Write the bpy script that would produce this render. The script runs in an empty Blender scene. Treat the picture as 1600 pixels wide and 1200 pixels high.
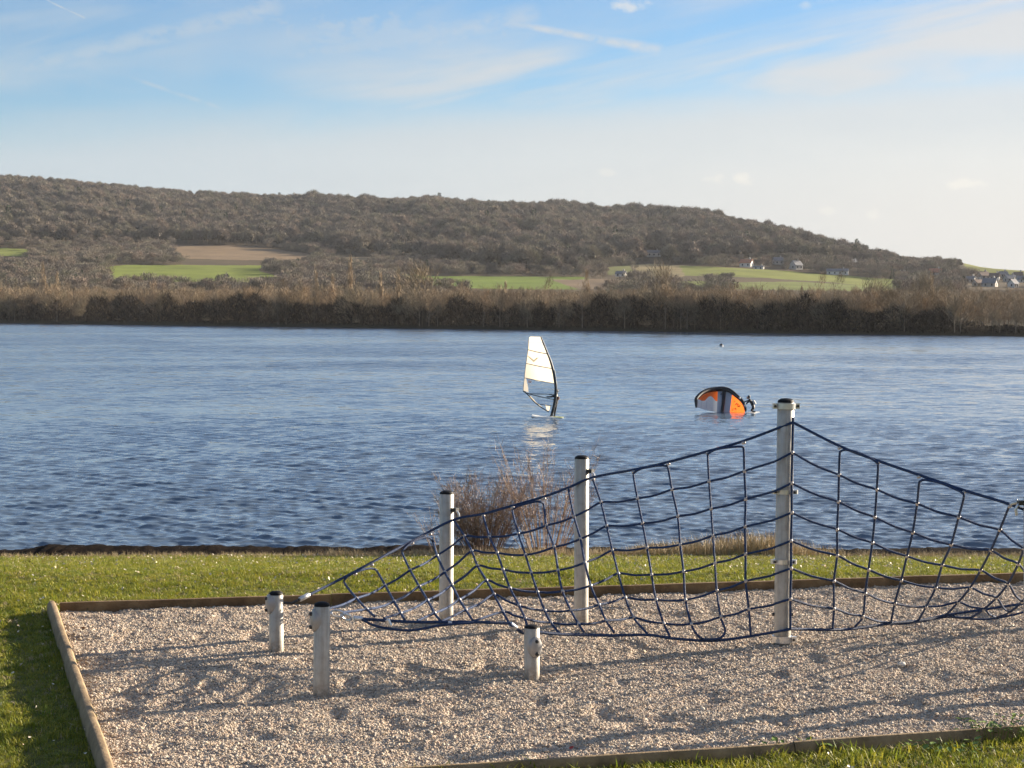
import bpy, bmesh, math, random
import numpy as np
from mathutils import Vector, Matrix, noise as mnoise

# ------------------------------------------------------------------ camera, sky, sun, exposure
SC = bpy.context.scene
COL = SC.collection
R = math.radians
FPX, YH, CAMZ = 3000.0, 475.0, 2.7          # focal length in photo pixels, eye-level row, eye height above the gravel
PITCH = math.atan((600 - YH) / FPX)
WATER_Z = -3.3

cam = bpy.data.objects.new('camera', bpy.data.cameras.new('camera'))
COL.objects.link(cam); SC.camera = cam
cam.location = (0, 0, CAMZ); cam.rotation_euler = (R(90) - PITCH, 0, 0)
cam.data.sensor_width = 36; cam.data.lens = 36 * FPX / 1600
cam.data.clip_start = 0.1; cam.data.clip_end = 20000

SUN_AZ, SUN_EL = R(60), R(16)               # azimuth from the view axis (+Y) towards +X
sun = bpy.data.objects.new('sun', bpy.data.lights.new('sun', 'SUN'))
COL.objects.link(sun)
sun.data.energy = 5.0; sun.data.angle = R(0.53); sun.data.color = (1.0, 0.86, 0.68)
sdir = Vector((math.cos(SUN_EL) * math.sin(SUN_AZ), math.cos(SUN_EL) * math.cos(SUN_AZ), math.sin(SUN_EL)))
sun.rotation_euler = sdir.to_track_quat('Z', 'Y').to_euler()

SC.view_settings.view_transform = 'Standard'; SC.view_settings.look = 'None'
SC.view_settings.exposure = 1.62; SC.view_settings.gamma = 1.0
SC.view_settings.use_curve_mapping = False
SC.render.engine = 'CYCLES'
SC.cycles.use_denoising = True; SC.cycles.sample_clamp_indirect = 3.0
SC.cycles.max_bounces = 4; SC.cycles.diffuse_bounces = 2; SC.cycles.glossy_bounces = 2
SC.cycles.use_adaptive_sampling = True; SC.cycles.adaptive_threshold = 0.02
SC.cycles.transparent_max_bounces = 8; SC.cycles.caustics_reflective = False; SC.cycles.caustics_refractive = False


class NT:
    """tiny helper for building node trees"""
    def __init__(s, tree): s.t = tree; s.n = tree.nodes; s.l = tree.links
    def new(s, ty, **kw):
        n = s.n.new(ty)
        for k, v in kw.items(): setattr(n, k, v)
        return n
    def link(s, a, b): s.l.new(a, b)
    def setin(s, sock, v):
        if isinstance(v, bpy.types.NodeSocket): s.l.new(v, sock)
        else: sock.default_value = v
    def math(s, op, a, b=0.0, c=0.0, clamp=False):
        n = s.new('ShaderNodeMath', operation=op, use_clamp=clamp)
        s.setin(n.inputs[0], a); s.setin(n.inputs[1], b); s.setin(n.inputs[2], c)
        return n.outputs[0]
    def mixc(s, f, a, b, mode='MIX'):
        n = s.new('ShaderNodeMix', data_type='RGBA', blend_type=mode)
        s.setin(n.inputs[0], f); s.setin(n.inputs[6], a); s.setin(n.inputs[7], b)
        return n.outputs[2]
    def sstep(s, v, lo, hi, a=0.0, b=1.0):
        n = s.new('ShaderNodeMapRange', interpolation_type='SMOOTHSTEP')
        s.setin(n.inputs[0], v)
        n.inputs[1].default_value = lo; n.inputs[2].default_value = hi
        n.inputs[3].default_value = a; n.inputs[4].default_value = b
        return n.outputs[0]
    def noise(s, vec, scale, detail=2.0, rough=0.5, dist=0.0):
        n = s.new('ShaderNodeTexNoise')
        if vec is not None: s.link(vec, n.inputs['Vector'])
        n.inputs['Scale'].default_value = scale; n.inputs['Detail'].default_value = detail
        n.inputs['Roughness'].default_value = rough; n.inputs['Distortion'].default_value = dist
        return n.outputs['Fac']
    def comb(s, x, y, z=0.0):
        n = s.new('ShaderNodeCombineXYZ')
        s.setin(n.inputs[0], x); s.setin(n.inputs[1], y); s.setin(n.inputs[2], z)
        return n.outputs[0]
    def ramp(s, fac, stops):
        n = s.new('ShaderNodeValToRGB'); e = n.color_ramp.elements
        while len(e) < len(stops): e.new(0.5)
        for k, (p, c) in enumerate(stops): e[k].position = p; e[k].color = (*c, 1)
        s.link(fac, n.inputs[0])
        return n.outputs[0]


def build_world():
    w = bpy.data.worlds.new('World'); SC.world = w; w.use_nodes = True
    t = NT(w.node_tree); t.n.clear()
    sky = t.new('ShaderNodeTexSky', sky_type='NISHITA', sun_disc=False)
    sky.sun_elevation = SUN_EL; sky.sun_rotation = SUN_AZ
    sky.altitude = 50; sky.air_density = 1.0; sky.dust_density = 0.3; sky.ozone_density = 2.5
    g = t.new('ShaderNodeTexCoord').outputs['Generated']
    sep = t.new('ShaderNodeSeparateXYZ'); t.link(g, sep.inputs[0])
    az = t.math('ARCTAN2', sep.outputs[0], sep.outputs[1])
    el = t.math('ARCSINE', sep.outputs[2])
    # clear-air colour, a little more saturated, as the phone recorded it
    hs = t.new('ShaderNodeHueSaturation'); hs.inputs['Saturation'].default_value = 1.14
    hs.inputs['Value'].default_value = 1.0
    t.link(sky.outputs[0], hs.inputs['Color'])
    base = t.mixc(1.0, hs.outputs[0], (0.49, 0.62, 0.77, 1), 'MULTIPLY')
    # high veil of cirrostratus: thick low down, its upper edge ragged and rising to the right
    edge = t.math('MULTIPLY_ADD', az, 0.060, 0.112)
    n1 = t.noise(t.comb(t.math('MULTIPLY', az, 3.2), t.math('MULTIPLY', el, 15.0), 1.7), 1.6, 4, 0.55, 0.4)
    e2 = t.math('SUBTRACT', el, t.math('MULTIPLY_ADD', t.math('SUBTRACT', n1, 0.5), 0.040, edge))
    veil = t.sstep(e2, -0.030, 0.012, 1.0, 0.0)
    low = t.sstep(el, 0.03, 0.14, 0.97, 0.72)
    veil = t.math('MULTIPLY', veil, low)
    # cirrus streaks
    ra = 0.20
    su = t.math('ADD', t.math('MULTIPLY', az, math.cos(ra)), t.math('MULTIPLY', el, math.sin(ra)))
    sv = t.math('SUBTRACT', t.math('MULTIPLY', el, math.cos(ra)), t.math('MULTIPLY', az, math.sin(ra)))
    n2 = t.noise(t.comb(t.math('MULTIPLY', su, 3.0), t.math('MULTIPLY', sv, 17.0), 4.2), 1.5, 4, 0.58, 0.7)
    n3 = t.noise(t.comb(t.math('MULTIPLY', az, 2.5), t.math('MULTIPLY', el, 8.0), 9.1), 1.5, 3, 0.5, 0.3)
    cir = t.math('MULTIPLY', t.sstep(n2, 0.34, 0.70), t.sstep(n3, 0.30, 0.54))
    cir = t.math('MULTIPLY', cir, 0.85)

    shared = t.noise(t.comb(t.math('MULTIPLY', az, 60.0), t.math('MULTIPLY', el, 90.0), 2.0), 1.5, 3, 0.6)

    def streak(a0, e0, a1, e1, w0, w1, amt, seed):
        # a vapour trail between two directions
        L = math.hypot(a1 - a0, e1 - e0); ux, uy = (a1 - a0) / L, (e1 - e0) / L
        da = t.math('SUBTRACT', az, a0); de = t.math('SUBTRACT', el, e0)
        al = t.math('DIVIDE', t.math('ADD', t.math('MULTIPLY', da, ux), t.math('MULTIPLY', de, uy)), L)
        ac = t.math('SUBTRACT', t.math('MULTIPLY', de, ux), t.math('MULTIPLY', da, uy))
        ac = t.math('ABSOLUTE', t.math('ADD', ac, t.math('MULTIPLY', t.math('SUBTRACT', n3, 0.5), 0.010)))
        wd = t.math('MULTIPLY_ADD', al, w1 - w0, w0)
        q = t.math('DIVIDE', ac, wd)
        m = t.sstep(q, 0.0, 1.0, 1.0, 0.0)
        m = t.math('MULTIPLY', m, t.sstep(al, 0.0, 0.35)); m = t.math('MULTIPLY', m, t.sstep(al, 0.93, 1.0, 1.0, 0.0))
        return t.math('MULTIPLY', t.math('MULTIPLY', m, amt), t.sstep(shared, 0.15, 0.6))

    def puff(a0, e0, ra_, re_, amt, seed):
        qa = t.math('DIVIDE', t.math('SUBTRACT', az, a0), ra_); qe = t.math('DIVIDE', t.math('SUBTRACT', el, e0), re_)
        d = t.math('SQRT', t.math('ADD', t.math('MULTIPLY', qa, qa), t.math('MULTIPLY', qe, qe)))
        d = t.math('ADD', d, t.math('MULTIPLY', t.math('SUBTRACT', shared, 0.5), 2.4))
        return t.math('MULTIPLY', t.sstep(d, 0.1, 1.0, 1.0, 0.0), amt)

    def px(x, y): return math.atan((x - 800) / FPX), math.atan((YH - y) / FPX)
    tr = [streak(*px(730, 30), *px(1045, 88), 0.002, 0.005, 0.75, 1.0),
          streak(*px(-260, 190), *px(470, 12), 0.006, 0.012, 0.55, 4.0),
          streak(*px(330, 115), *px(860, 28), 0.006, 0.011, 0.5, 5.0),
          streak(*px(160, 118), *px(380, 190), 0.0015, 0.003, 0.5, 2.0),
          streak(*px(60, 5), *px(142, 42), 0.0007, 0.0013, 0.8, 3.0)]
    trail = tr[0]
    for k in tr[1:]: trail = t.math('MAXIMUM', trail, k)
    broad = puff(*px(590, 62), 0.085, 0.016, 0.50, 9.0)
    pf = [puff(*px(1118, 280), 0.006, 0.004, 0.7, 1.0), puff(*px(1158, 283), 0.007, 0.005, 0.8, 2.0),
          puff(*px(1500, 293), 0.013, 0.004, 0.8, 3.0), puff(*px(1362, 340), 0.005, 0.004, 0.5, 4.0),
          puff(*px(1290, 332), 0.005, 0.003, 0.45, 5.0), puff(*px(975, 12), 0.012, 0.004, 0.65, 6.0),
          puff(*px(1256, 16), 0.004, 0.003, 0.35, 7.0), puff(*px(950, 270), 0.007, 0.003, 0.35, 8.0)]
    puffs = pf[0]
    for k in pf[1:]: puffs = t.math('MAXIMUM', puffs, k)
    cloud = t.math('MAXIMUM', t.math('MAXIMUM', veil, t.math('MAXIMUM', cir, t.math('MULTIPLY', broad, t.sstep(n2, 0.2, 0.6, 0.35, 1.0)))), trail)
    # the veil is warmer towards the sun
    warm = t.sstep(az, -0.45, 0.40)
    vcol = t.mixc(warm, (2.6, 3.08, 3.45, 1), (3.9, 3.74, 3.56, 1))
    grey = n1
    vcol = t.mixc(t.sstep(grey, 0.45, 0.75, 0.0, 0.16), vcol, (2.4, 2.65, 2.95, 1))
    c = t.mixc(cloud, base, vcol)
    c = t.mixc(puffs, c, (4.3, 4.15, 3.85, 1))
    bg = t.new('ShaderNodeBackground'); bg.inputs['Strength'].default_value = 0.063
    t.link(c, bg.inputs['Color'])
    out = t.new('ShaderNodeOutputWorld'); t.link(bg.outputs[0], out.inputs['Surface'])


build_world()

# ------------------------------------------------------------------ helpers
CP, SP = math.cos(PITCH), math.sin(PITCH)


def ray(x, y):
    """world direction of a photo pixel, scaled to unit depth along the view axis"""
    a, b = (x - 800) / FPX, (600 - y) / FPX
    return Vector((a, CP + b * SP, -SP + b * CP))


def at(x, y, Y):
    """the point seen at a photo pixel that stands Y metres in front of the camera"""
    d = ray(x, y)
    return Vector((0, 0, CAMZ)) + d * (Y / d.y)


def onground(x, y, z=0.0):
    d = ray(x, y)
    return Vector((0, 0, CAMZ)) + d * ((z - CAMZ) / d.z)


def mesh_from(name, verts, faces, mat=None, smooth=False):
    me = bpy.data.meshes.new(name)
    me.from_pydata([tuple(v) for v in verts], [], [tuple(f) for f in faces])
    me.update()
    if smooth:
        me.polygons.foreach_set('use_smooth', [True] * len(me.polygons))
    if mat: me.materials.append(mat)
    return me


def np_mesh(name, verts, faces, mat=None, smooth=False):
    """fast path: verts (n,3), faces (m,3|4) numpy arrays"""
    me = bpy.data.meshes.new(name)
    verts = np.asarray(verts, dtype=np.float32); faces = np.asarray(faces, dtype=np.int32)
    k = faces.shape[1]
    me.vertices.add(len(verts)); me.vertices.foreach_set('co', verts.ravel())
    me.loops.add(faces.size); me.loops.foreach_set('vertex_index', faces.ravel())
    me.polygons.add(len(faces))
    me.polygons.foreach_set('loop_start', np.arange(0, faces.size, k, dtype=np.int32))
    me.polygons.foreach_set('loop_total', np.full(len(faces), k, dtype=np.int32))
    if smooth: me.polygons.foreach_set('use_smooth', np.ones(len(faces), dtype=bool))
    me.update(calc_edges=True); me.validate()
    if mat: me.materials.append(mat)
    return me


def grid_faces(nr, nc):
    i = np.arange(nr - 1)[:, None] * nc + np.arange(nc - 1)[None, :]
    i = i.ravel()
    return np.stack([i, i + 1, i + nc + 1, i + nc], axis=1)


def link(name, data, parent=None):
    o = bpy.data.objects.new(name, data); COL.objects.link(o)
    if parent is not None: o.parent = parent
    return o


def tag(o, label=None, cat=None, group=None, kind=None):
    if label: o['label'] = label
    if cat: o['category'] = cat
    if group: o['group'] = group
    if kind: o['kind'] = kind
    return o


def thing(name, loc, label, cat, group=None, rz=0.0):
    o = link(name, None); o.location = loc; o.rotation_euler = (0, 0, rz)
    return tag(o, label, cat, group)


class MB:
    """collects shapes into one mesh"""
    def __init__(s): s.v = []; s.f = []
    def add(s, vs, fs):
        o = len(s.v); s.v += [Vector(v) for v in vs]; s.f += [tuple(i + o for i in f) for f in fs]
        return s
    def box(s, c, size, rot=None):
        c = Vector(c); hx, hy, hz = [k / 2 for k in size]
        vs = [Vector((x, y, z)) for x in (-hx, hx) for y in (-hy, hy) for z in (-hz, hz)]
        if rot is not None: vs = [rot @ v for v in vs]
        return s.add([v + c for v in vs], [(0, 1, 3, 2), (4, 6, 7, 5), (0, 4, 5, 1), (2, 3, 7, 6), (0, 2, 6, 4), (1, 5, 7, 3)])
    def tube(s, pts, rad, n=8, cap=True):
        pts = [Vector(p) for p in pts]; m = len(pts)
        rads = rad if isinstance(rad, (list, tuple)) else [rad] * m
        up = None; o = len(s.v); rings = []
        for i, p in enumerate(pts):
            d = (pts[min(i + 1, m - 1)] - pts[max(i - 1, 0)])
            if d.length < 1e-9: d = Vector((0, 0, 1))
            d.normalize()
            if up is None:
                up = Vector((0, 0, 1)) if abs(d.z) < 0.9 else Vector((1, 0, 0))
            a = d.cross(up)
            if a.length < 1e-6: a = d.orthogonal()
            a.normalize(); b = a.cross(d).normalized(); up = b
            rings.append([p + (a * math.cos(k * math.tau / n) + b * math.sin(k * math.tau / n)) * rads[i] for k in range(n)])
        for r_ in rings: s.v += r_
        for i in range(m - 1):
            for k in range(n):
                k2 = (k + 1) % n
                s.f.append((o + i * n + k, o + i * n + k2, o + (i + 1) * n + k2, o + (i + 1) * n + k))
        if cap:
            s.f.append(tuple(o + k for k in reversed(range(n)))); s.f.append(tuple(o + (m - 1) * n + k for k in range(n)))
        return s
    def lathe(s, prof, c=(0, 0, 0), n=24, rot=None):
        """prof: (radius, height) pairs around local z"""
        c = Vector(c); o = len(s.v)
        for (r_, h) in prof:
            for k in range(n):
                v = Vector((r_ * math.cos(k * math.tau / n), r_ * math.sin(k * math.tau / n), h))
                if rot is not None: v = rot @ v
                s.v.append(v + c)
        for i in range(len(prof) - 1):
            for k in range(n):
                k2 = (k + 1) % n
                s.f.append((o + i * n + k, o + i * n + k2, o + (i + 1) * n + k2, o + (i + 1) * n + k))
        s.f.append(tuple(o + k for k in reversed(range(n))))
        s.f.append(tuple(o + (len(prof) - 1) * n + k for k in range(n)))
        return s
    def build(s, name, mat, parent=None, smooth=True, off=None):
        vs = s.v if off is None else [v - Vector(off) for v in s.v]
        me = mesh_from(name, vs, s.f, mat)
        if smooth:
            me.polygons.foreach_set('use_smooth', [True] * len(me.polygons))
            me.set_sharp_from_angle(angle=R(40))
        return link(name, me, parent)


def catmull(pts, n=6):
    pts = [Vector(p) for p in pts]; out = []
    P = [pts[0] * 2 - pts[1]] + pts + [pts[-1] * 2 - pts[-2]]
    for i in range(1, len(P) - 2):
        p0, p1, p2, p3 = P[i - 1], P[i], P[i + 1], P[i + 2]
        for k in range(n):
            u = k / n
            out.append(0.5 * ((2 * p1) + (p2 - p0) * u + (2 * p0 - 5 * p1 + 4 * p2 - p3) * u * u + (3 * p1 - p0 - 3 * p2 + p3) * u ** 3))
    out.append(pts[-1])
    return out


def interp(x, xs, ys): return float(np.interp(x, xs, ys))


def vnoise(x, y, seed=0):
    """smooth value noise for numpy arrays"""
    x = np.asarray(x, dtype=np.float64); y = np.asarray(y, dtype=np.float64)
    xi = np.floor(x).astype(np.int64); yi = np.floor(y).astype(np.int64); fx = x - xi; fy = y - yi
    fx = fx * fx * (3 - 2 * fx); fy = fy * fy * (3 - 2 * fy)
    def h(a, b):
        n = (a * 374761393 + b * 668265263 + seed * 1442695041) & 0x7fffffff
        n = ((n ^ (n >> 13)) * 1274126177) & 0x7fffffff
        return ((n ^ (n >> 16)) & 0xffff) / 65535.0
    return (h(xi, yi) * (1 - fx) + h(xi + 1, yi) * fx) * (1 - fy) + (h(xi, yi + 1) * (1 - fx) + h(xi + 1, yi + 1) * fx) * fy


def fbm(x, y, seed=0, o=4):
    s = 0; a = 0.5
    for k in range(o):
        s = s + a * (vnoise(x * 2 ** k, y * 2 ** k, seed + k * 17) - 0.5); a *= 0.5
    return s


def in_poly(px_, py_, poly):
    x = np.asarray(px_); y = np.asarray(py_); c = np.zeros(x.shape, bool)
    n = len(poly); j = n - 1
    for i in range(n):
        xi, yi = poly[i]; xj, yj = poly[j]
        cond = ((yi > y) != (yj > y)) & (x < (xj - xi) * (y - yi) / (yj - yi + 1e-12) + xi)
        c ^= cond; j = i
    return c


# ------------------------------------------------------------------ materials
def mat(name, stops, rough=0.7, scale=6.0, detail=4, metallic=0.0, bump=0.0, bscale=None, rand=None, spec=0.5, coord='Object', sheen=0):
    """procedural principled material: noise through a colour ramp; rand = (lo, hi) colours picked per object"""
    m = bpy.data.materials.new(name); m.use_nodes = True
    t = NT(m.node_tree); b = t.n['Principled BSDF']
    tc = t.new('ShaderNodeTexCoord').outputs[coord]
    f = t.noise(tc, scale, detail, 0.6)
    k = len(stops)
    c = t.ramp(f, [(0.3 + 0.4 * i / max(1, k - 1), s) for i, s in enumerate(stops)])
    if rand:
        oi = t.new('ShaderNodeObjectInfo').outputs['Random']
        rc = t.ramp(oi, [(i / (len(rand) - 1), s) for i, s in enumerate(rand)])
        c = t.mixc(1.0, c, rc, 'MULTIPLY')
    t.link(c, b.inputs['Base Color'])
    b.inputs['Roughness'].default_value = rough; b.inputs['Metallic'].default_value = metallic
    b.inputs['Specular IOR Level'].default_value = spec
    if bump:
        bn = t.new('ShaderNodeBump'); bn.inputs['Strength'].default_value = bump; bn.inputs['Distance'].default_value = 0.02 if scale > 1 else 0.8
        t.link(t.noise(tc, bscale or scale * 4, 4, 0.6), bn.inputs['Height']); t.link(bn.outputs[0], b.inputs['Normal'])
    return m


M = {}
M['steel'] = mat('galvanised_steel', [(0.34, 0.315, 0.275), (0.42, 0.395, 0.35), (0.48, 0.455, 0.41)], 0.42, 14, 5, metallic=0.35, bump=0.08, bscale=60)
def weathered_steel():
    m = bpy.data.materials['galvanised_steel']; t = NT(m.node_tree); b = t.n['Principled BSDF']
    src = b.inputs['Base Color'].links[0].from_socket
    tc = t.new('ShaderNodeTexCoord').outputs['Object']
    mp = t.new('ShaderNodeMapping'); mp.inputs['Scale'].default_value = (1, 1, 0.06); t.link(tc, mp.inputs[0])
    st = t.noise(mp.outputs[0], 45, 4, 0.65)
    c = t.mixc(t.sstep(st, 0.45, 0.7, 0.0, 0.32), src, (0.19, 0.17, 0.14, 1))
    sp = t.new('ShaderNodeSeparateXYZ'); t.link(tc, sp.inputs[0])
    splash = t.math('MULTIPLY', t.sstep(sp.outputs[2], 0.02, 0.16, 0.75, 0.0), t.sstep(t.noise(tc, 40, 4, 0.7), 0.3, 0.6))
    c = t.mixc(splash, c, (0.16, 0.125, 0.09, 1))
    bl = t.sstep(t.noise(tc, 9, 5, 0.7), 0.52, 0.72, 0.0, 0.45)
    c = t.mixc(bl, c, (0.46, 0.445, 0.41, 1))
    t.link(c, b.inputs['Base Color'])
    t.link(t.sstep(st, 0.3, 0.7, 0.36, 0.62), b.inputs['Roughness'])


weathered_steel()
M['steel_bright'] = mat('bright_steel', [(0.55, 0.55, 0.55), (0.7, 0.7, 0.7)], 0.3, 20, 3, metallic=0.7)
M['plate'] = mat('anchor_plate_metal', [(0.30, 0.295, 0.29), (0.38, 0.37, 0.36)], 0.4, 14, 3, metallic=0.3)
M['cap'] = mat('black_plastic_cap', [(0.006, 0.006, 0.007), (0.014, 0.013, 0.013)], 0.6, 20, 3, spec=0.15)
M['bolt'] = mat('dark_bolt', [(0.012, 0.012, 0.012), (0.03, 0.03, 0.03)], 0.45, 20, 3)
M['rope'] = mat('navy_rope', [(0.012, 0.026, 0.068), (0.021, 0.044, 0.11), (0.032, 0.066, 0.155)], 0.65, 60, 3, bump=0.5, bscale=160, spec=0.25)
M['clamp'] = mat('worn_clamp', [(0.36, 0.31, 0.28), (0.54, 0.50, 0.47)], 0.4, 30, 3, metallic=0.3)
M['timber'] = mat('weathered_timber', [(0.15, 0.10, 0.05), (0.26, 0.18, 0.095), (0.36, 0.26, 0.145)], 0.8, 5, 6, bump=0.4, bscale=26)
M['timber_shaded'] = mat('shaded_timber', [(0.085, 0.055, 0.028), (0.16, 0.105, 0.055), (0.23, 0.16, 0.085)], 0.85, 5, 6, bump=0.4, bscale=26, spec=0.2)  # timber for the back plank, its shade painted into the colour
M['soil'] = mat('dark_bank_soil', [(0.007, 0.005, 0.004), (0.020, 0.014, 0.010)], 0.95, 6, 5, bump=0.6, spec=0.03)
M['twig_red'] = mat('reddish_twigs', [(0.19, 0.115, 0.07), (0.30, 0.19, 0.115), (0.40, 0.28, 0.175)], 0.6, 3, 3)
M['twig_dark'] = mat('brown_twigs', [(0.10, 0.06, 0.042), (0.18, 0.11, 0.075), (0.26, 0.165, 0.115)], 0.65, 3, 3)
M['twig_pale'] = mat('pale_twigs', [(0.36, 0.26, 0.18), (0.5, 0.38, 0.27)], 0.6, 3, 3)
M['dry_grass'] = mat('dry_grass', [(0.30, 0.22, 0.11), (0.44, 0.34, 0.19), (0.5, 0.41, 0.25)], 0.7, 3, 3)

# ------------------------------------------------------------------ near ground: lawn sheet
BOX = [onground(90, 943, 0.10), onground(2000, 884, 0.10), onground(2000, 1106, 0.08), onground(600, 1199, 0.08), onground(178, 1222, 0.10)]
BOXP = [(p.x, p.y) for p in BOX]


def lawn_z(X, Y):
    X = np.asarray(X, dtype=np.float64); Y = np.asarray(Y, dtype=np.float64)
    z = np.where(Y < 9, (9 - np.maximum(Y, -40)) * 0.12, 0.0)
    z = z - np.clip(Y - 19.2, 0, 8.8) * 0.1135
    xb = -2.35 - (Y - 11.2) * 0.30
    z = z - 0.055 * np.clip(xb - 0.12 - X, 0, 2.5) * np.clip((17.6 - Y) / 1.6, 0, 1) * np.clip((Y - 6) / 3, 0, 1)
    e = np.clip(Y - 28.0, 0, None)
    z = z - np.minimum(e * 0.19, 6)
    z = z + 0.05 * fbm(X * 0.6, Y * 0.6, 3, 3) * np.clip((np.abs(Y - 14.5) - 3) / 3, 0, 1) + 0.03 * fbm(X * 2.5, Y * 2.5, 5, 3)
    return z


def make_lawn():
    xs = np.concatenate([np.linspace(-300, -20, 24), np.arange(-18, 18.01, 0.16), np.linspace(20, 300, 24)])
    ys = np.concatenate([np.linspace(-60, 6, 12), np.arange(7, 32, 0.16), np.linspace(32.2, 50, 24), np.linspace(53, 80, 6)])
    X, Y = np.meshgrid(xs, ys)
    Z = lawn_z(X, Y)
    inside = in_poly(X, Y, BOXP)
    Z = np.where(inside, -0.06, Z)
    v = np.stack([X.ravel(), Y.ravel(), Z.ravel()], 1)
    m = bpy.data.materials.new('lawn_ground'); m.use_nodes = True
    t = NT(m.node_tree); b = t.n['Principled BSDF']
    tc = t.new('ShaderNodeTexCoord').outputs['Object']
    n = t.noise(tc, 1.3, 6, 0.65)
    c = t.ramp(n, [(0.25, (0.06, 0.065, 0.016)), (0.45, (0.11, 0.115, 0.025)), (0.6, (0.18, 0.16, 0.045)), (0.78, (0.20, 0.155, 0.07))])
    f = t.noise(tc, 60, 3, 0.7)
    c = t.mixc(t.sstep(f, 0.35, 0.7, 0.0, 0.6), c, (0.05, 0.06, 0.012, 1))
    t.link(c, b.inputs['Base Color']); b.inputs['Roughness'].default_value = 0.9; b.inputs['Specular IOR Level'].default_value = 0.2
    bn = t.new('ShaderNodeBump'); bn.inputs['Strength'].default_value = 0.8; bn.inputs['Distance'].default_value = 0.04
    t.link(t.noise(tc, 35, 4, 0.7), bn.inputs['Height']); t.link(bn.outputs[0], b.inputs['Normal'])
    o = link('lawn_ground', np_mesh('lawn_ground', v, grid_faces(len(ys), len(xs)), m, True))
    tag(o, 'mown lawn round the gravel pit sloping down to the lake', kind='structure')


make_lawn()


def gravel_z(X, Y):
    X = np.asarray(X, float); Y = np.asarray(Y, float)
    z = 0.028 + 0.035 * fbm(X * 2.6, Y * 2.2, 11, 2) + 0.034 * fbm(X * 7.5, Y * 6.0, 21, 3)
    dim = vnoise(X * 5.2, Y * 4.0, 33)
    z = z - 0.032 * np.clip((dim - 0.66) / 0.25, 0, 1)
    return z


def gravel_material(name, per_instance):
    m = bpy.data.materials.new(name); m.use_nodes = True
    t = NT(m.node_tree); b = t.n['Principled BSDF']
    stops = [(0.0, (0.17, 0.135, 0.11)), (0.14, (0.46, 0.36, 0.25)), (0.30, (0.53, 0.42, 0.31)), (0.42, (0.26, 0.235, 0.21)),
             (0.54, (0.60, 0.49, 0.36)), (0.66, (0.46, 0.325, 0.24)), (0.78, (0.36, 0.315, 0.26)), (0.90, (0.68, 0.59, 0.46)), (1.0, (0.28, 0.21, 0.155))]
    if per_instance:
        f = t.new('ShaderNodeObjectInfo').outputs['Random']
    else:
        tc = t.new('ShaderNodeTexCoord').outputs['Object']
        vo = t.new('ShaderNodeTexVoronoi'); vo.inputs['Scale'].default_value = 62; t.link(tc, vo.inputs['Vector'])
        sp = t.new('ShaderNodeSeparateColor'); t.link(vo.outputs['Color'], sp.inputs[0]); f = sp.outputs[0]
        bn = t.new('ShaderNodeBump'); bn.inputs['Strength'].default_value = 1.0; bn.inputs['Distance'].default_value = 0.01
        bn.invert = True
        t.link(vo.outputs['Distance'], bn.inputs['Height']); t.link(bn.outputs[0], b.inputs['Normal'])
    c = t.ramp(f, stops)
    t.link(c, b.inputs['Base Color']); b.inputs['Roughness'].default_value = 0.75
    return m


def make_gravel():
    xs = np.arange(-5, 8.9, 0.045); ys = np.arange(10.4, 20.9, 0.045)
    X, Y = np.meshgrid(xs, ys); Z = gravel_z(X, Y)
    v = np.stack([X.ravel(), Y.ravel(), Z.ravel()], 1)
    f = grid_faces(len(ys), len(xs))
    cx = X.ravel()[f].mean(1); cy = Y.ravel()[f].mean(1)
    f = f[in_poly(cx, cy, BOXP)]
    used = np.unique(f); rm = -np.ones(len(v), int); rm[used] = np.arange(len(used))
    o = link('gravel_pit', np_mesh('gravel_pit', v[used], rm[f], gravel_material('gravel_bed', False), True))
    tag(o, 'gravel bed under the climbing net', kind='structure')


make_gravel()

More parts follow.
